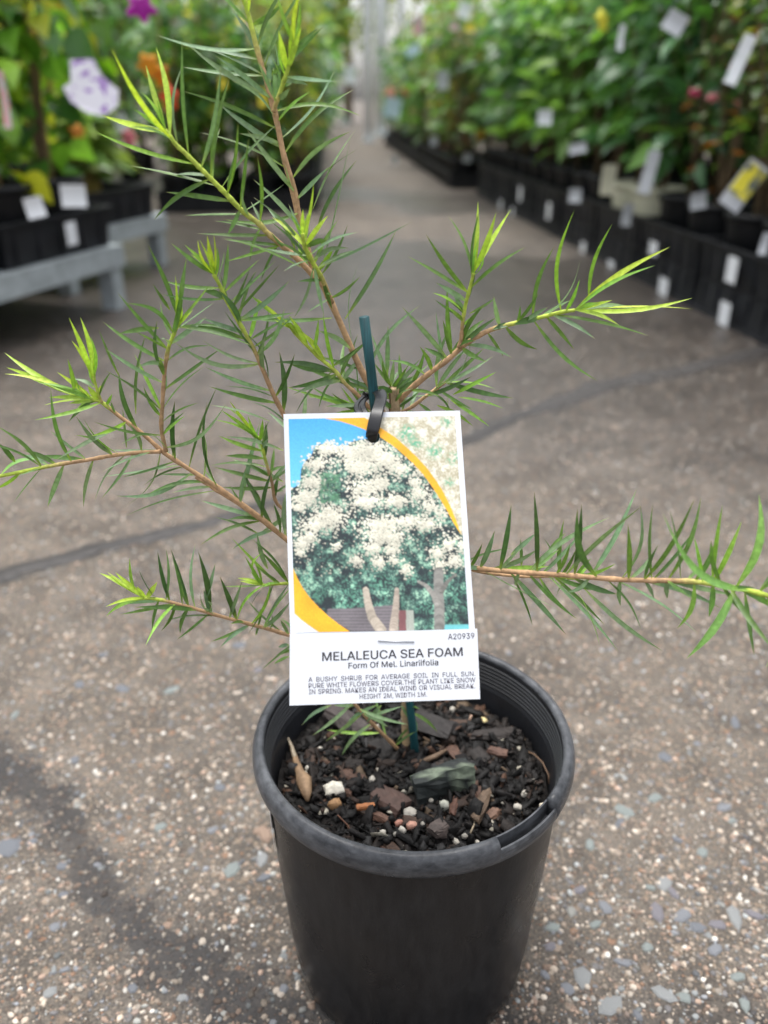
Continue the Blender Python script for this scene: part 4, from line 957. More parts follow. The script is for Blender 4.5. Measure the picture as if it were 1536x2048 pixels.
KINDS = dict(
    vine=dict(shape='heart', n=150, size=(.05, .10), rad=.16, h=(.02, .75), droop=.75, cols=[(.10, .22, .03), (.065, .15, .03), (.20, .34, .035), (.14, .28, .035), (.05, .115, .03), (.36, .40, .045)], stems=4),
    broad=dict(shape='lance', n=135, size=(.08, .155), rad=.19, h=(.12, .9), droop=.2, cols=[(.065, .15, .045), (.045, .105, .04), (.09, .18, .07), (.12, .22, .09), (.075, .17, .035), (.15, .27, .05)], stems=5),
    red=dict(shape='small', n=300, size=(.03, .055), rad=.18, h=(.06, .78), droop=.1, cols=[(.06, .12, .03), (.04, .085, .03), (.09, .13, .03), (.17, .065, .03), (.07, .14, .04), (.13, .15, .04)], stems=7),
    wispy=dict(shape='small', n=260, size=(.035, .07), rad=.16, h=(.15, 1.1), droop=.3, cols=[(.16, .22, .03), (.22, .26, .05), (.10, .17, .03), (.08, .15, .04), (.28, .28, .07), (.15, .12, .05)], stems=3),
    grassy=dict(shape='lance', n=200, size=(.08, .16), rad=.12, h=(.0, .18), droop=-.4, cols=[(.16, .24, .06), (.22, .30, .08), (.12, .2, .05), (.2, .26, .1), (.1, .18, .05), (.25, .3, .12)], stems=1))
for _K in KINDS.values(): _K['cols'] = [tuple(min(.5, 1.35 * v) for v in c) for c in _K['cols']]
def leafset(kind, seed):
    K = KINDS[kind]; g_ = np.random.default_rng(seed); n = K['n']; rp = random.Random(seed)
    stems = []; pos = np.zeros((n, 3)); out = np.zeros((n, 3))
    for s in range(K['stems']):
        a_ = rp.uniform(0, 6.283); lean = rp.uniform(.15, .9) * K['rad']; top = K['h'][1] * rp.uniform(.75, 1.0)
        b0 = Vector((rp.uniform(-.02, .02), rp.uniform(-.02, .02), -.02)); b2 = Vector((math.cos(a_) * lean, math.sin(a_) * lean, top))
        b1 = b0.lerp(b2, .5) + Vector((rp.uniform(-.04, .04), rp.uniform(-.04, .04), .03))
        stems.append([b0, b1, b2])
    for i in range(n):
        b0, b1, b2 = stems[i % len(stems)]; lo = K['h'][0] / max(.01, K['h'][1]); t = lo + (1 - lo) * rp.random() ** .85
        p = b0 * (1 - t) ** 2 + b1 * 2 * t * (1 - t) + b2 * t * t
        a_ = rp.uniform(0, 6.283); r_ = K['rad'] * rp.uniform(.05, .75) * (1 - .3 * t)
        pos[i] = p + Vector((math.cos(a_) * r_, math.sin(a_) * r_, rp.uniform(-.03, .05)))
        out[i] = (math.cos(a_), math.sin(a_), rp.uniform(-.6, .6) - K['droop'])
    d = out / np.linalg.norm(out, axis=1)[:, None]
    up = np.array([0, 0, 1.0]) + g_.normal(0, .45, (n, 3)); side = np.cross(d, up); side /= np.linalg.norm(side, axis=1)[:, None]
    nrm = np.cross(side, d); M_ = np.stack([side, d, nrm], -1)
    size = g_.uniform(*K['size'], n); ci = g_.integers(0, len(K['cols']), n)
    return pos, M_, size, ci, stems
def foliage_mesh(kind, seed, mul=1.0):
    pos, M_, size, ci, stems = leafset(kind, seed); TV_, TF_ = LT[KINDS[kind]['shape']]; n = len(pos)
    V = np.einsum('nij,kj->nki', M_ * size[:, None, None], TV_) + pos[:, None, :]
    c = np.array(KINDS[kind]['cols'])[ci] * np.random.default_rng(seed + 1).uniform(.75, 1.25, n)[:, None] * mul
    Fq = (TF_[None] + (np.arange(n) * len(TV_))[:, None, None]).reshape(-1, 4)
    me = mesh_np('foliage', V.reshape(-1, 3), Fq, M_LEAF, np.repeat(c, len(TV_), 0), True)
    return me, stem_mesh(stems)
def stem_mesh(stems):
    mb = MB()
    for b0, b1, b2 in stems: mb.tube([b0 * (1 - t) ** 2 + b1 * 2 * t * (1 - t) + b2 * t * t for t in (0, .25, .5, .75, 1)], [.005, .0045, .004, .003, .0018], 5)
    return mb.mesh('stem', M_STEMS, True)
TINTS = [(1, 1, 1), (1.45, 1.3, 1.0), (.8, .85, 1.0), (1.2, 1.25, 1.35), (1.9, 1.5, .9)]
TINTS_B = [(1, 1, 1), (.75, .85, 1.0), (.8, .85, 1), (1.0, 1.1, 1.35), (1.25, 1.2, .9)]
FOL = {k: [foliage_mesh(k, 100 + 17 * i + len(k), np.array((TINTS_B if k in ('broad', 'red') else TINTS)[i % 5])) for i in range(6)] for k in KINDS}
LEAFMESH = {}
for k, K in KINDS.items():
    TV_, TF_ = LT[K['shape']]
    LEAFMESH[k] = [[mesh_np('leaf', TV_, TF_, M_LEAF, np.array([np.minimum(np.array(c) * np.array(tn), .6)] * len(TV_)), True) for c in K['cols']] for tn in (TINTS_B if k in ('broad', 'red') else TINTS)]
def pot_profile(r_, h):
    return [(0, .002), (r_ * .76, .002), (r_ * .79, .01), (r_ * .92, h * .88), (r_ * .93, h * .9), (r_, h * .9), (r_ * 1.01, h * .95), (r_, h), (r_ * .94, h), (r_ * .93, h * .9)]
def pot_mesh_(m, r_=.100, h=.185):
    return MB().lathe(pot_profile(r_, h), 24).mesh('pot', m, True)
POTM = {'black': pot_mesh_(M_BLACK), 'cream': pot_mesh_(M_CREAM), 'gold': pot_mesh_(M_GOLD, .085, .16)}
SOILM = MB().lathe([(0, .157), (.04, .163), (.088, .158)], 18).mesh('soil', M_SOIL, True)
CANEM = {}
def cane_mesh(h):
    k = round(h, 1)
    if k not in CANEM: CANEM[k] = MB().tube([(0, 0, .1), (.004, .003, k * .5), (0, .006, k)], .006, 7).mesh('cane', M_CANE, True)
    return CANEM[k]
brs = random.Random(17)
ALLP = []
def potted(kind, loc, label, group, detail=False, potc='black', sc=1.0, cane=0, seed=None):
    root = tag(empty('potted_plant', loc, brs.uniform(0, 6.28)), label, 'potted plant', group)
    link('pot', POTM[potc], root); h = .16 if potc == 'gold' else .185
    link('soil', SOILM, root, None, None, (.86, .86, .86) if potc == 'gold' else None)
    if cane: link('cane', cane_mesh(cane), root, (.02, .01, .05))
    if detail:
        tn = LEAFMESH[kind][brs.choice([0, 1, 2, 3, 4])]
        pos, M_, size, ci, stems = leafset(kind, seed if seed is not None else brs.randrange(9999))
        for i in range(len(pos)):
            o = link('leaf', tn[ci[i]], root)
            m4 = Matrix(np.vstack([np.hstack([M_[i] * size[i] * sc, (pos[i] * sc + np.array([0, 0, h]))[:, None]]), [0, 0, 0, 1]]).tolist())
            o.matrix_local = m4
        link('stem', stem_mesh(stems), root, (0, 0, h), None, (sc, sc, sc))
    else:
        f, s = FOL[kind][brs.randrange(6)]
        o = link('foliage', f, root, (0, 0, h), (0, 0, brs.uniform(0, 6.28)), (sc, sc, sc)); o['kind'] = 'stuff'
        link('stem', s, root, (0, 0, h), None, (sc, sc, sc))
    ALLP.append(root)
    return root
# ---- trays
def tray_mesh(L_, W_, H_, flip=False):
    mb = MB(); t = .004; x, y = L_ / 2, W_ / 2
    k = .96
    def ring(sx, sy, z): return [(-sx, -sy, z), (sx, -sy, z), (sx, sy, z), (-sx, sy, z)]
    rings = [ring(x * k, y * k, 0), ring(x, y, H_ - .008), ring(x + .010, y + .010, H_ - .008), ring(x + .010, y + .010, H_), ring(x - t, y - t, H_), ring((x - t) * k, (y - t) * k, t)]
    V = [v for r_ in rings for v in r_]; Fc = [(3, 2, 1, 0), (20, 21, 22, 23)]
    for j in range(5):
        for i in range(4): i2 = (i + 1) % 4; Fc.append((j * 4 + i, j * 4 + i2, j * 4 + 4 + i2, j * 4 + 4 + i))
    mb.add(V, Fc)
    for i in range(5):      # ribs on the long sides
        xx_ = -x * .8 + i * x * .4
        for s in (-1, 1): mb.box((xx_, s * (y * .985 + .001), H_ * .45), (.006, .006, H_ * .8))
    if flip: mb.V = [Vector((v.x, v.y, H_ - v.z)) for v in mb.V]
    return mb.mesh('tray', M_GREYPLASTIC)
TL_, TW_ = .45, .42
TRAY, TRAYF = tray_mesh(TL_, TW_, .108), tray_mesh(TL_, TW_, .094, True)
def tray(loc, rz, label, group, flip=False):
    root = tag(empty('plant_tray', loc, rz), label, 'tray', group); link('shell', TRAYF if flip else TRAY, root); return root
def card_mesh(name, w, h, m, bendz=.0):
    V, Fc = [], []
    for j in range(5):
        for i in range(2):
            for s in (0, .0008): V.append(((i - .5) * w, s + bendz * math.sin(j / 4 * math.pi), (j / 4 - .5) * h))
    for j in range(4):
        a_ = j * 4; Fc += [(a_, a_ + 2, a_ + 6, a_ + 4), (a_ + 1, a_ + 5, a_ + 7, a_ + 3), (a_, a_ + 4, a_ + 5, a_ + 1), (a_ + 2, a_ + 3, a_ + 7, a_ + 6)]
    Fc += [(0, 1, 3, 2), (16, 18, 19, 17)]
    return mesh(name, V, Fc, m)
def label_mat():
    m, N, L, B = newmat('printed_label')
    tc = N.new('ShaderNodeTexCoord'); mp = N.new('ShaderNodeMapping'); L.new(tc.outputs['Generated'], mp.inputs[0]); mp.inputs['Scale'].default_value = (9, 1, 7)
    v = N.new('ShaderNodeTexVoronoi'); v.distance = 'MANHATTAN'; L.new(mp.outputs[0], v.inputs['Vector']); v.inputs['Scale'].default_value = 1.6
    r_ = ramp(N, [(.0, (.35, .36, .38)), (.22, (.5, .51, .53)), (.3, (.74, .76, .79))]); L.new(v.outputs['Distance'], r_.inputs[0])
    sp = N.new('ShaderNodeSeparateXYZ'); L.new(tc.outputs['Generated'], sp.inputs[0])
    edge = ramp(N, [(.12, (0, 0, 0)), (.2, (1, 1, 1)), (.8, (1, 1, 1)), (.88, (0, 0, 0))]); L.new(sp.outputs[2], edge.inputs[0])
    L.new(mixc(N, L, math_(N, L, 'MULTIPLY', edge.outputs[0], .7), (.74, .76, .79), r_.outputs[0]), B.inputs['Base Color']); B.inputs['Roughness'].default_value = .5
    return m
M_LABEL = label_mat()
def spot_mat(name, bg, blob, scale, thr):
    m, N, L, B = newmat(name); tc = N.new('ShaderNodeTexCoord')
    n = noise(N, L, tc.outputs['Generated'], scale, 2, .5); r_ = ramp(N, [(thr - .04, bg), (thr + .04, blob)]); L.new(n.outputs[0], r_.inputs[0])
    L.new(r_.outputs[0], B.inputs['Base Color']); B.inputs['Roughness'].default_value = .45
    return m
M_TAGY = spot_mat('yellow_flower_print', (.12, .14, .12), (.82, .72, .05), 2.0, .45)
M_TAGM = spot_mat('mauve_print', (.78, .76, .84), (.30, .12, .50), 4.5, .58)
M_TAGP = spot_mat('pink_print', (.55, .62, .58), (.80, .30, .36), 3, .48)
M_TAGW = spot_mat('pale_print', (.80, .83, .86), (.55, .66, .62), 3, .62)
M_WCARD = simple('dull_white_card', (.50, .52, .55), .5, .06, 20)
M_TAGO = simple('orange_card', (.65, .33, .03), .5, .1)
M_TAGYP = simple('yellow_card', (.72, .60, .05), .5, .1)
M_TAGB = spot_mat('blue_white_print', (.62, .78, .86), (.30, .55, .60), 3, .55)
def tag_card(px, py, Y, w, h, m, label, rot=0.0, group=None, yaw=0.0, bend=.004):
    """a loose card hanging among the plants; w, h in photo pixels at its own distance"""
    p = at_Y(px, py, Y); D = p.y * _c - (p.z - CAMZ) * _s
    o = link('plant_tag', card_mesh('plant_tag', w * D / FPX, h * D / FPX, m, bend), None, p, (0, rot, yaw))
    return tag(o, label, 'plant tag', group)
def plane_hit(px, py, o_, n_):
    d = ray(px, py); t = (o_ - Vector((0, 0, CAMZ))).dot(n_) / d.dot(n_); return Vector((0, 0, CAMZ)) + d * t
class Row:
    def __init__(s, ox, oy, dx, dy, inward):
        s.o = Vector((ox, oy, 0)); s.d = Vector((dx, dy, 0)).normalized(); s.n = Vector((s.d.y, -s.d.x, 0)) * inward
        s.rz = math.atan2(s.d.y, s.d.x)
    def at(s, a_, b_, z=0): return s.o + s.d * a_ + s.n * b_ + Vector((0, 0, z))

# ---- right hand row: two tiers of trays
R1 = Row(.98, 2.09, -.0995, .995, 1)
def front_sticker(row, px, py, w, h, trays, name='sticker'):
    n_ = row.n; p = plane_hit(px, py, row.o - n_ * .0135, n_); D = p.y * _c - (p.z - CAMZ) * _s
    best = min(trays, key=lambda t: (t.location + Vector((0, 0, .05)) - row.n * .2 - p).length)
    o = link(name, card_mesh(name, w * D / FPX * 1.6, h * D / FPX, M_LABEL))
    o.parent = best; Mi = (Matrix.Translation(best.location) @ Matrix.Rotation(best.rotation_euler.z, 4, 'Z')).inverted()
    rz = row.rz if row.n.x < 0 else row.rz + math.pi
    o.matrix_local = Mi @ Matrix.Translation(p) @ Matrix.Rotation(rz, 4, 'Z')
    return o
r1t = []
ORD = ['the same tray as the cream pots', 'first', 'second', 'third', 'fourth', 'fifth', 'sixth']
def where(k):
    if k == 2: return 'in the tray of the cream pots'
    return '%s tray %s the cream pots' % (ORD[abs(k - 2)], 'beyond' if k > 2 else 'before')
def where_t(k):
    if k == 2: return 'under the cream pots'
    return '%s %s the cream pots' % (ORD[abs(k - 2)], 'beyond' if k > 2 else 'before')
for k in range(-1, 8):
    a_ = .24 + k * .475
    for col in range(2):
        low = tray(R1.at(a_, .22 + col * .47), R1.rz, 'upturned black tray along the aisle edge, ' + where_t(k) if col == 0 else 'upturned black tray in the second line behind the right aisle edge', None if col == 0 else 'second line of upturned trays on the right', True)
        up = tray(R1.at(a_, .22 + col * .47, .096), R1.rz, 'black tray of pots on the aisle edge, ' + where_t(k) if col == 0 else 'black tray of pots standing behind the right aisle edge trays', None if col == 0 else 'second line of pot trays on the right')
        if col == 0: r1t += [low, up]
        for i in (-1, 1):
            for j in (-1, 1):
                p = R1.at(a_ + i * .108 + brs.uniform(-.005, .005), .22 + col * .47 + j * .103, .102)
                cream = (k == 2 and col == 0 and j == -1)
                near = col == 0 and j == -1
                if p.y < 2.75: kind, lab, grp = 'red', 'bushy plant with small bronze tinged leaves behind the aisle edge', 'bronze leaved plants on the right'
                else: kind, lab, grp = 'broad', 'broad leaved plant %s the right edge, %s' % ('just behind' if col == 0 else 'two lines behind', where_t(k)), 'dark green plants on the right'
                if near: lab, grp = ('bushy plant with small bronze tinged leaves, ' if kind == 'red' else 'dark green broad leaved plant, ') + where(k), 'front plants on the right, tray %s' % ORD[abs(k - 2)]
                if cream: lab, grp = 'dark green broad leaved plant in a cream coloured pot', 'plants in cream pots'
                potted(kind, p, lab, grp, near and 1.4 < p.y < 4.2, 'cream' if cream else 'black', brs.uniform(.85, 1.1), 0)
for (x, y, w, h) in [(1463, 540, 26, 50), (1306, 497, 24, 26), (1448, 628, 26, 46), (1325, 580, 26, 46), (1165, 500, 16, 30), (1040, 388, 14, 28), (1097, 422, 16, 32), (1001, 414, 12, 26), (1024, 430, 12, 28), (1220, 540, 22, 36)]:
    front_sticker(R1, x, y, w, h, r1t)
N_TH = ['first', 'second', 'third', 'fourth', 'fifth', 'sixth', 'seventh', 'eighth', 'ninth', 'tenth', 'eleventh', 'twelfth', 'thirteenth', 'fourteenth', 'fifteenth']
# ---- far right row
R2 = Row(.454, 6.2, -.07, .997, 1)
for k in range(14):
    a_ = .24 + k * .475
    for col in range(2 if k < 1 else 1):
        tray(R2.at(a_, .22 + col * .47), R2.rz, '%s black tray%s from the near end of the far right row' % (N_TH[k], ' of the second line' if col else ''), 'trays in the far right row')
        for i in (-1, 1):
            for j in (-1, 1):
                if k > 4 and i > 0: continue
                potted(brs.choice(['wispy', 'wispy', 'broad', 'red']), R2.at(a_ + i * .108, .22 + col * .47 + j * .103, .006), 'tall thin plant in the %s tray%s of the far right row' % (N_TH[k], ' behind' if col else ''), 'plants in the far right row', False, 'black', brs.uniform(.85, 1.2), brs.choice([0, .9, 1.1]))
# ---- far left row
L3 = Row(-.355, 4.9, -.06, .998, -1)
for k in range(15):
    a_ = .24 + k * .475
    for col in range(2 if k < 2 else 1):
        tray(L3.at(a_, .22 + col * .47), L3.rz, '%s black tray%s from the near end of the far left row' % (N_TH[k], ' of the second line' if col else ''), 'trays in the far left row')
        for i in (-1, 1):
            for j in (-1, 1):
                if k > 4 and i > 0: continue
                potted(brs.choice(['wispy', 'vine', 'broad', 'wispy']), L3.at(a_ + i * .108, .22 + col * .47 + j * .103, .006), 'leafy plant in the %s tray%s of the far left row' % (N_TH[k], ' behind' if col else ''), 'plants in the far left row', False, 'black', brs.uniform(.8, 1.15), brs.choice([0, .9]))
# ---- left benches
def bench(E, d, length, depth, label):
    row = Row(E.x, E.y, d[0], d[1], 1); rz = row.rz
    root = tag(empty('bench', (E.x, E.y, 0), rz), label, 'bench')
    # local frame: +x runs along the front edge towards the camera; +y or -y inward
    s = -1
    def bx(name, c, dim, m=M_GALV):
        bm = bmesh.new(); mb = MB().box(c, dim)
        return link(name, mb.mesh(name, m), root)
    bx('rail', (length / 2, s * .025, .154), (length, .05, .06)); bx('rail', (length / 2, s * (depth - .025), .154), (length, .05, .06))
    bx('rail', (.025, s * depth / 2, .153), (.05, depth - .104, .056)); bx('rail', (length - .025, s * depth / 2, .153), (.05, depth - .104, .056))
    nsl = int(depth / .1)
    for i in range(1, nsl): bx('slat', (length / 2, s * depth * i / nsl, .1795), (length - .104, depth / nsl * .96, .008))  # slats widened until nearly touching, to keep light from under the bench
    for x in (.035, length - .035):
        for y in (.035, depth - .035): bx('leg', (x, s * y, .0615), (.05, .05, .123))
    return row
dB = (-.30, -.954)
B1 = bench(Vector((-.775, 2.56, 0)), dB, 1.9, 1.6, 'low galvanised steel bench carrying potted vines')  # bench depth extended inward to block light from the floor below
B2 = bench(Vector((-.82, 3.30, 0)), dB, .62, .9, 'low galvanised bench carrying the gold pot')
b1t = []
for k in range(2):
    for col in range(2):
        a_ = .245 + k * .475
        t_ = tray(B1.at(a_, .23 + col * .47, .186), B1.rz, 'black tray with a printed label on the bench rail' if (k == 0 and col == 0) else '%s black tray of vines on the steel bench' % ('second aisle side' if col == 0 else 'first rear' if k == 0 else 'second rear'), None)
        if col == 0: b1t.append(t_)
        for i in (-1, 1):
            for j in (-1, 1):
                front = col == 0 and k == 0
                potted('vine', B1.at(a_ + i * .108, .23 + col * .47 + j * .103, .192), 'heart leaved climber, %s of the %s bench tray' % ('aisle side' if j < 0 else 'back half', 'labelled' if (k == 0 and col == 0) else 'second aisle side' if col == 0 else 'first rear' if k == 0 else 'second rear'), 'climbers on the steel bench', front or (k == 1 and col == 0 and j == -1), 'black', brs.uniform(.95, 1.15), .9)
for col in range(2):
    a_ = .28
    tray(B2.at(a_, .22 + col * .45, .186), B2.rz, 'black tray on the bench behind, under the gold pot' if col == 0 else 'black tray behind the gold pot', None)
gp = potted('grassy', B2.at(.27, .17, .192), 'pale feathery plant in a gold coloured pot on the second bench', None, False, 'gold', 1.0)
for (a_, b_) in ((.42, .32), (.12, .33), (.16, .62), (.42, .65)):
    potted('vine' if b_ > .5 else 'wispy', B2.at(a_, b_, .192), 'flowering plant in a black pot on the second bench', 'plants on the second bench', False, 'black', brs.uniform(.8, 1.0), .9)
front_sticker(B1, 143, 467, 20, 44, b1t)
# ---- backdrop plants in bigger rows left and right
for (x0, x1, y0, y1, n, kinds, lab, grp) in [(2.05, 3.6, 1.6, 8.5, 26, ['broad', 'broad', 'red'], 'tall leafy nursery plant in the rows beyond the right trays', 'tall plants beyond the right trays'),
                                            (-3.4, -1.9, 2.2, 4.6, 12, ['vine', 'vine', 'wispy'], 'tall leafy nursery plant in the rows beyond the left bench', 'tall plants beyond the left bench'),
                                            (-3.4, -1.7, 4.6, 9.0, 12, ['vine', 'wispy', 'broad'], 'tall yellow green plant behind the far left row', 'tall plants behind the far left row'),
                                            (1.35, 3.2, 8.5, 13.0, 10, ['wispy', 'broad'], 'tall plant behind the far right row', 'tall plants behind the far right row'),
                                            (-4.5, 4.5, 13.6, 16.0, 20, ['wispy', 'wispy', 'broad', 'vine'], 'tall sparse plant standing across the far end of the aisle', 'plants across the far end')]:
    m_ = int(math.sqrt(n * (x1 - x0) / (y1 - y0))) + 1; q_ = int(n / m_) + 1
    for i in range(m_):
        for j in range(q_):
            p = Vector((x0 + (x1 - x0) * (i + .5) / m_ + brs.uniform(-.08, .08), y0 + (y1 - y0) * (j + .5) / q_ + brs.uniform(-.08, .08), .0))
            if 13 < p.y and -.9 < p.x < .1: continue
            potted(brs.choice(kinds), p, lab, grp, False, 'black', brs.uniform(1.35, 1.9) * (1.15 if p.y > 13 else 1), 0)
# ---- posts at the end of the aisle
def post(px, py, w, lab, Y=None, hgt=4.2):
    p = at_Z(px, py, 0) if Y is None else at_Y(px, py, Y); D = p.y * _c + CAMZ * _s; r_ = w * D / FPX / 2
    root = tag(empty('post', (p.x, p.y, 0)), lab, 'post')
    link('shaft', MB().tube([(0, 0, 0), (0, 0, hgt * .5), (0, 0, hgt)], r_, 14).mesh('post', M_WPOST, True), root)
    link('base_plate', MB().box((0, 0, .012), (r_ * 3.2, r_ * 3.2, .024)).mesh('base_plate', M_GALV), root)
M_WPOST = simple('pale_steel', (.74, .76, .79), .4, .05, 3)
post(737, 284, 17, 'slim pale grey steel post at the end of the aisle')
post(762, 272, 25, 'thick pale grey steel post behind the slim one at the aisle end')
post(627, 262, 18, 'pale steel post among the plants left of the aisle end')
post(800, 258, 14, 'thin pale steel post among the plants right of the aisle end')
# ---- trees behind
def tree(x, y, h, crown_r, cols, label, seed, nleaf=2600):
    g_ = np.random.default_rng(seed); rp = random.Random(seed)
    root = tag(empty('tree', (x, y, 0)), label, 'tree', 'trees behind the nursery')
    mb = MB(); mb.tube([(0, 0, 0), (.05, 0, h * .3), (.0, .06, h * .6), (.03, .03, h * .85)], [.11, .09, .06, .02], 8)
    cl_ = []
    for i in range(14):
        a_ = rp.uniform(0, 6.28); z0 = h * rp.uniform(.2, .75); r_ = crown_r * rp.uniform(.4, 1.0)
        e = Vector((math.cos(a_) * r_, math.sin(a_) * r_, z0 + h * rp.uniform(.02, .25))); mb.tube([(0, 0, z0), Vector((0, 0, z0)).lerp(e, .5) + Vector((0, 0, .1)), e], [.035, .025, .008], 5); cl_.append(e)
    link('trunk', mb.mesh('trunk', M_STEMS, True), root)
    TV_, TF_ = LT['small']; n = nleaf
    C_ = np.array([tuple(c) for c in cl_])[g_.integers(0, len(cl_), n)]; pos = C_ + g_.normal(0, crown_r * .24, (n, 3))
    d = g_.normal(0, 1, (n, 3)) + np.array([0, 0, -.4]); d /= np.linalg.norm(d, axis=1)[:, None]
    s_ = np.cross(d, g_.normal(0, 1, (n, 3))); s_ /= np.linalg.norm(s_, axis=1)[:, None]; M_ = np.stack([s_, d, np.cross(s_, d)], -1) * g_.uniform(.10, .22, n)[:, None, None]
    V = np.einsum('nij,kj->nki', M_, TV_) + pos[:, None, :]
    c = np.array(cols)[g_.integers(0, len(cols), n)] * g_.uniform(.7, 1.3, n)[:, None]
    o = link('crown', mesh_np('crown', V.reshape(-1, 3), (TF_[None] + (np.arange(n) * len(TV_))[:, None, None]).reshape(-1, 4), M_LEAF, np.repeat(c, len(TV_), 0), True), root); o['kind'] = 'stuff'
YG = [(.34, .40, .06), (.24, .34, .05), (.42, .45, .10), (.15, .24, .04)]
DG = [(.05, .11, .03), (.08, .15, .035), (.04, .085, .03), (.11, .17, .05)]
for i, (x, y, h, r_, c, lab) in enumerate([(-.9, 23, 4.2, 1.1, YG, 'sparse yellow green tree straight beyond the aisle end'), (-2.4, 19, 4.6, 1.4, YG, 'yellow green tree left of the aisle end'), (-4.2, 18, 5, 1.8, DG, 'dark green tree far behind the left rows'), (1.9, 21, 4.8, 1.5, YG, 'yellow green tree right of the aisle end'), (4.4, 18, 5, 1.9, DG, 'dark green tree far behind the right rows'), (-7.5, 17, 5, 2, DG, 'dense dark tree beyond the left backdrop plants'), (8, 16, 5, 2, DG, 'dense dark tree beyond the right backdrop plants'), (6.2, 9.5, 4.2, 1.8, DG, 'broad dark tree behind the tall plants on the right'), (-6, 9.5, 4.2, 1.8, DG, 'broad dark tree behind the tall plants on the left'), (4.9, 5, 3.4, 1.5, DG, 'low dark tree close behind the tall right plants'), (-4.9, 4.6, 3.4, 1.5, DG, 'low dark tree close behind the tall left plants')]):
    tree(x, y, h, r_, c, lab, 300 + i)
# ---- loose tags
for a_ in [(1488, 372, 2.15, 56, 116, M_WHITE, 'tilted picture tag with a yellow flower among the bronze leaved plants', .55), (1298, 345, 2.75, 30, 100, M_WCARD, 'tall narrow white tag standing by the cream pots', .15), (1218, 360, 2.85, 40, 70, M_CREAM, 'pale cream sleeve standing in the cream pot', .03),
           (1155, 296, 2.95, 42, 24, M_WCARD, 'small white tag low in the dark green plants', -.2), (1090, 235, 3.3, 34, 34, M_TAGW, 'square pale tag in front of the dark green leaves', 0), (1350, 45, 2.5, 52, 46, M_WCARD, 'white tag high among the right plants', .5), (1243, 75, 2.75, 16, 56, M_TAGW, 'narrow silvery tag hanging in the dark green plants', .05), (1480, 120, 2.1, 30, 110, M_TAGW, 'long clear sleeve tag over the bronze leaves', .3),
           (1398, 402, 2.28, 42, 38, M_WCARD, 'white card leaning on a black pot among the bronze leaved plants', -.15), (1150, 391, 3.1, 30, 32, M_WCARD, 'white card on a pot beside the cream pots', 0), (1256, 430, 2.62, 32, 52, M_WCARD, 'white card hanging over the tray edge by the cream pots', .12), (1530, 488, 1.98, 20, 52, M_WCARD, 'white card hanging over the near end tray', .1),
           (886, 160, 6.0, 30, 42, M_WCARD, 'white tag hanging in the far right row', 0), (838, 52, 6.6, 30, 40, M_TAGP, 'pink and cream picture tag in the far right row', .1), (825, 100, 6.6, 34, 22, M_TAGB, 'pale blue tag below the pink picture tag', -.4), (968, 115, 5.9, 22, 42, M_TAGYP, 'yellow card in the far right row', .4), (960, 268, 5.9, 26, 18, M_TAGO, 'orange card low in the far right row', -.5), (785, 215, 7.2, 40, 44, M_TAGB, 'blue and white card at the start of the far right row', .2), (930, 20, 6.2, 34, 36, M_TAGW, 'pale tag high in the far right row', .3), (868, 282, 6.3, 18, 20, M_WCARD, 'small white card on a pot of the far right row', 0), (935, 315, 6.0, 22, 20, M_WCARD, 'white card on the front pot of the far right row', .1), (790, 320, 8, 14, 22, M_WCARD, 'tiny white card on the aisle side of the far right row', 0),
           (940, 55, 6.1, 26, 18, M_TAGYP, 'small yellow card above the far right pots', .2), (908, 52, 6.0, 18, 18, M_TAGP, 'small pink card above the far right pots', 0), (700, 150, 9, 26, 40, M_TAGW, 'white tag left of the posts', 0), (660, 130, 8.5, 24, 30, M_TAGW, 'pale tag in the far left row', 0), (690, 240, 9, 26, 24, M_WCARD, 'white card low beside the slim post', 0),
           (7, 200, 1.95, 22, 128, M_TAGP, 'tall pink and white picture tag at the end of the steel bench', .02), (70, 415, 1.93, 44, 48, M_LABEL, 'white label hanging over the tray edge on the bench', -.15), (147, 392, 2.10, 58, 52, M_LABEL, 'white label on the front of a black bench pot', .03), (525, 195, 4.6, 22, 40, M_TAGYP, 'yellow card on a cane in the far left row', 0), (445, 165, 4.7, 18, 26, M_TAGYP, 'small yellow card left in the far left row', 0), (240, 245, 2.9, 40, 40, M_TAGW, 'pale tag among the plants of the second bench', -.4), (645, 200, 8, 20, 34, M_WCARD, 'thin white tag in the far left row', 0)]:
    tag_card(a_[0], a_[1], a_[2], a_[3] * .82, a_[4] * .82, *a_[5:8], None, brs.uniform(-.6, .6))
# mauve flower shaped card
def petal_disc(px, py, Y, w, h, m, name, label, cat, seed=1, rot=0):
    p = at_Y(px, py, Y); D = p.y * _c - (p.z - CAMZ) * _s; k = D / FPX; rp = random.Random(seed); V = [(0, 0, 0)]; Cc = [m]; n = 20
    for rr2, dz in ((.5, .012), (1, -.004)):
        for i in range(n):
            a_ = 2 * math.pi * i / n; q = rr2 * (1 + .28 * math.cos(5 * a_ + seed) + rp.uniform(-.08, .08))
            V.append((math.cos(a_) * q * w * k / 2, -dz + rp.uniform(-.002, .002), math.sin(a_) * q * h * k / 2)); f = rp.uniform(.8, 1.2) * (1 if rr2 > .6 else .75); Cc.append(tuple(c * f for c in m))
    Fc = [(0, 1 + i, 1 + (i + 1) % n) for i in range(n)] + [(1 + i, 1 + n + i, 1 + n + (i + 1) % n, 1 + (i + 1) % n) for i in range(n)]
    o = link(name, mesh(name, V, Fc, M_PETAL, True, Cc), None, p, (rp.uniform(-.4, .1), rot, rp.uniform(-.5, .5)))
    return o
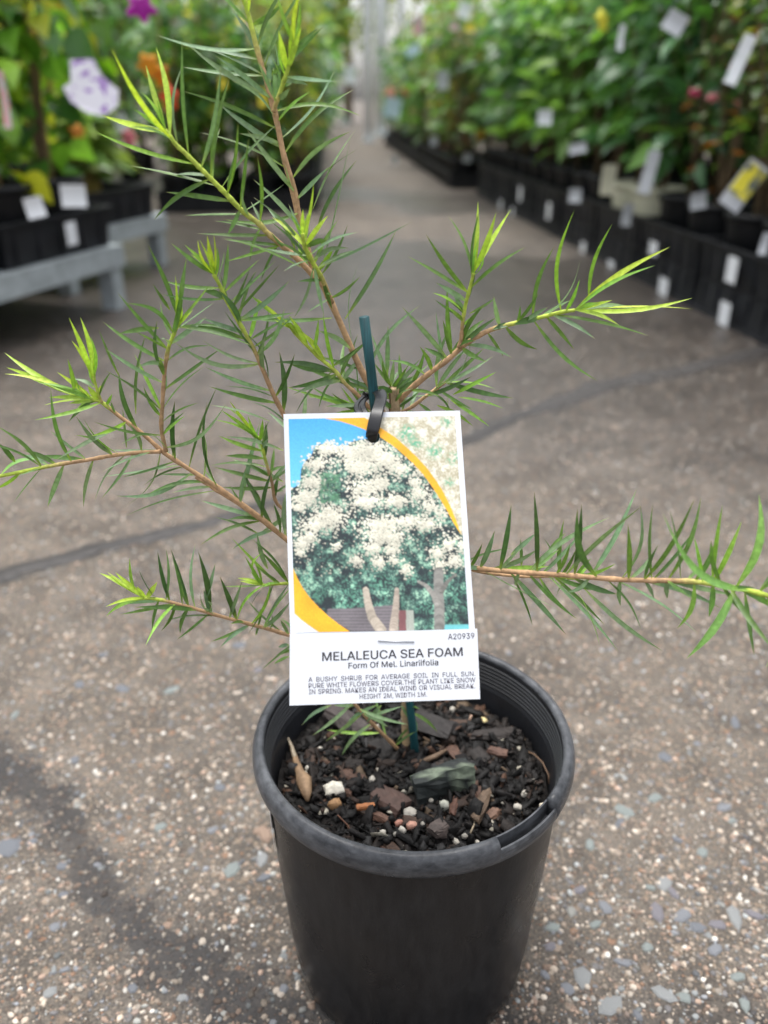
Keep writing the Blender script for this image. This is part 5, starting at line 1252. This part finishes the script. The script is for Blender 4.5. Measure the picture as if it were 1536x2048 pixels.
_ol = [(-.30, .5), (.12, .52), (.24, .22), (.5, -.02), (.46, -.30), (.22, -.47), (-.08, -.42), (-.38, -.22), (-.5, .03), (-.33, .12)]
_k = 2.15 / FPX * 92; V = [(x * _k, -.02 + .03 * x * x + .012 * y, y * _k * .92) for x, y in _ol]; V += [(x, y + .001, z) for x, y, z in V]
o = link('plant_tag', mesh('plant_tag', V, [tuple(range(10)), tuple(range(19, 9, -1))] + [(i, (i + 1) % 10, 10 + (i + 1) % 10, 10 + i) for i in range(10)], M_TAGM), None, at_Y(185, 178, 2.0))
tag(o, 'curved white and mauve picture tag among the climbers on the bench', 'plant tag')
def on_plant(o, cands=ALLP):
    """a flower belongs to the plant whose pot is nearest"""
    best = min((r_ for r_ in cands), key=lambda r_: (r_.location.xy - o.location.xy).length)
    M_ = Matrix.Translation(best.location) @ Matrix.Rotation(best.rotation_euler.z, 4, 'Z')
    W = Matrix.Translation(o.location) @ o.rotation_euler.to_matrix().to_4x4()
    o.parent = best; o.matrix_local = M_.inverted() @ W
for (x, y, Y, w, h, c, s) in [(283, 14, 2.25, 52, 48, (.42, .02, .36), 1), (297, 128, 2.95, 40, 36, (.80, .32, .02), 2), (320, 150, 3.0, 30, 40, (.72, .24, .02), 3), (338, 196, 2.95, 34, 44, (.78, .09, .03), 4), (155, 262, 2.2, 26, 26, (.70, .30, .05), 5), (258, 275, 2.9, 26, 30, (.72, .22, .26), 6), (1390, 185, 2.2, 24, 16, (.55, .08, .16), 7), (1425, 195, 2.25, 22, 14, (.60, .20, .22), 8), (812, 180, 9, 22, 20, (.70, .25, .18), 9), (780, 185, 9.5, 22, 20, (.70, .30, .22), 10), (1205, 40, 2.8, 26, 40, (.66, .62, .05), 11)]:
    on_plant(petal_disc(x, y, Y, w, h, c, 'flower', '', '', s))

_yt = [o for o in COL.objects if o.name.startswith('plant_tag') and 'yellow flower among' in o.get('label', '')][0]
_w, _h = _yt.dimensions.x, .09
link('picture', card_mesh('picture', 56 * .82 * 2.2 / FPX * .82, 116 * .82 * 2.2 / FPX * .6, M_TAGY, .002), _yt, (0, -.0045, .012))
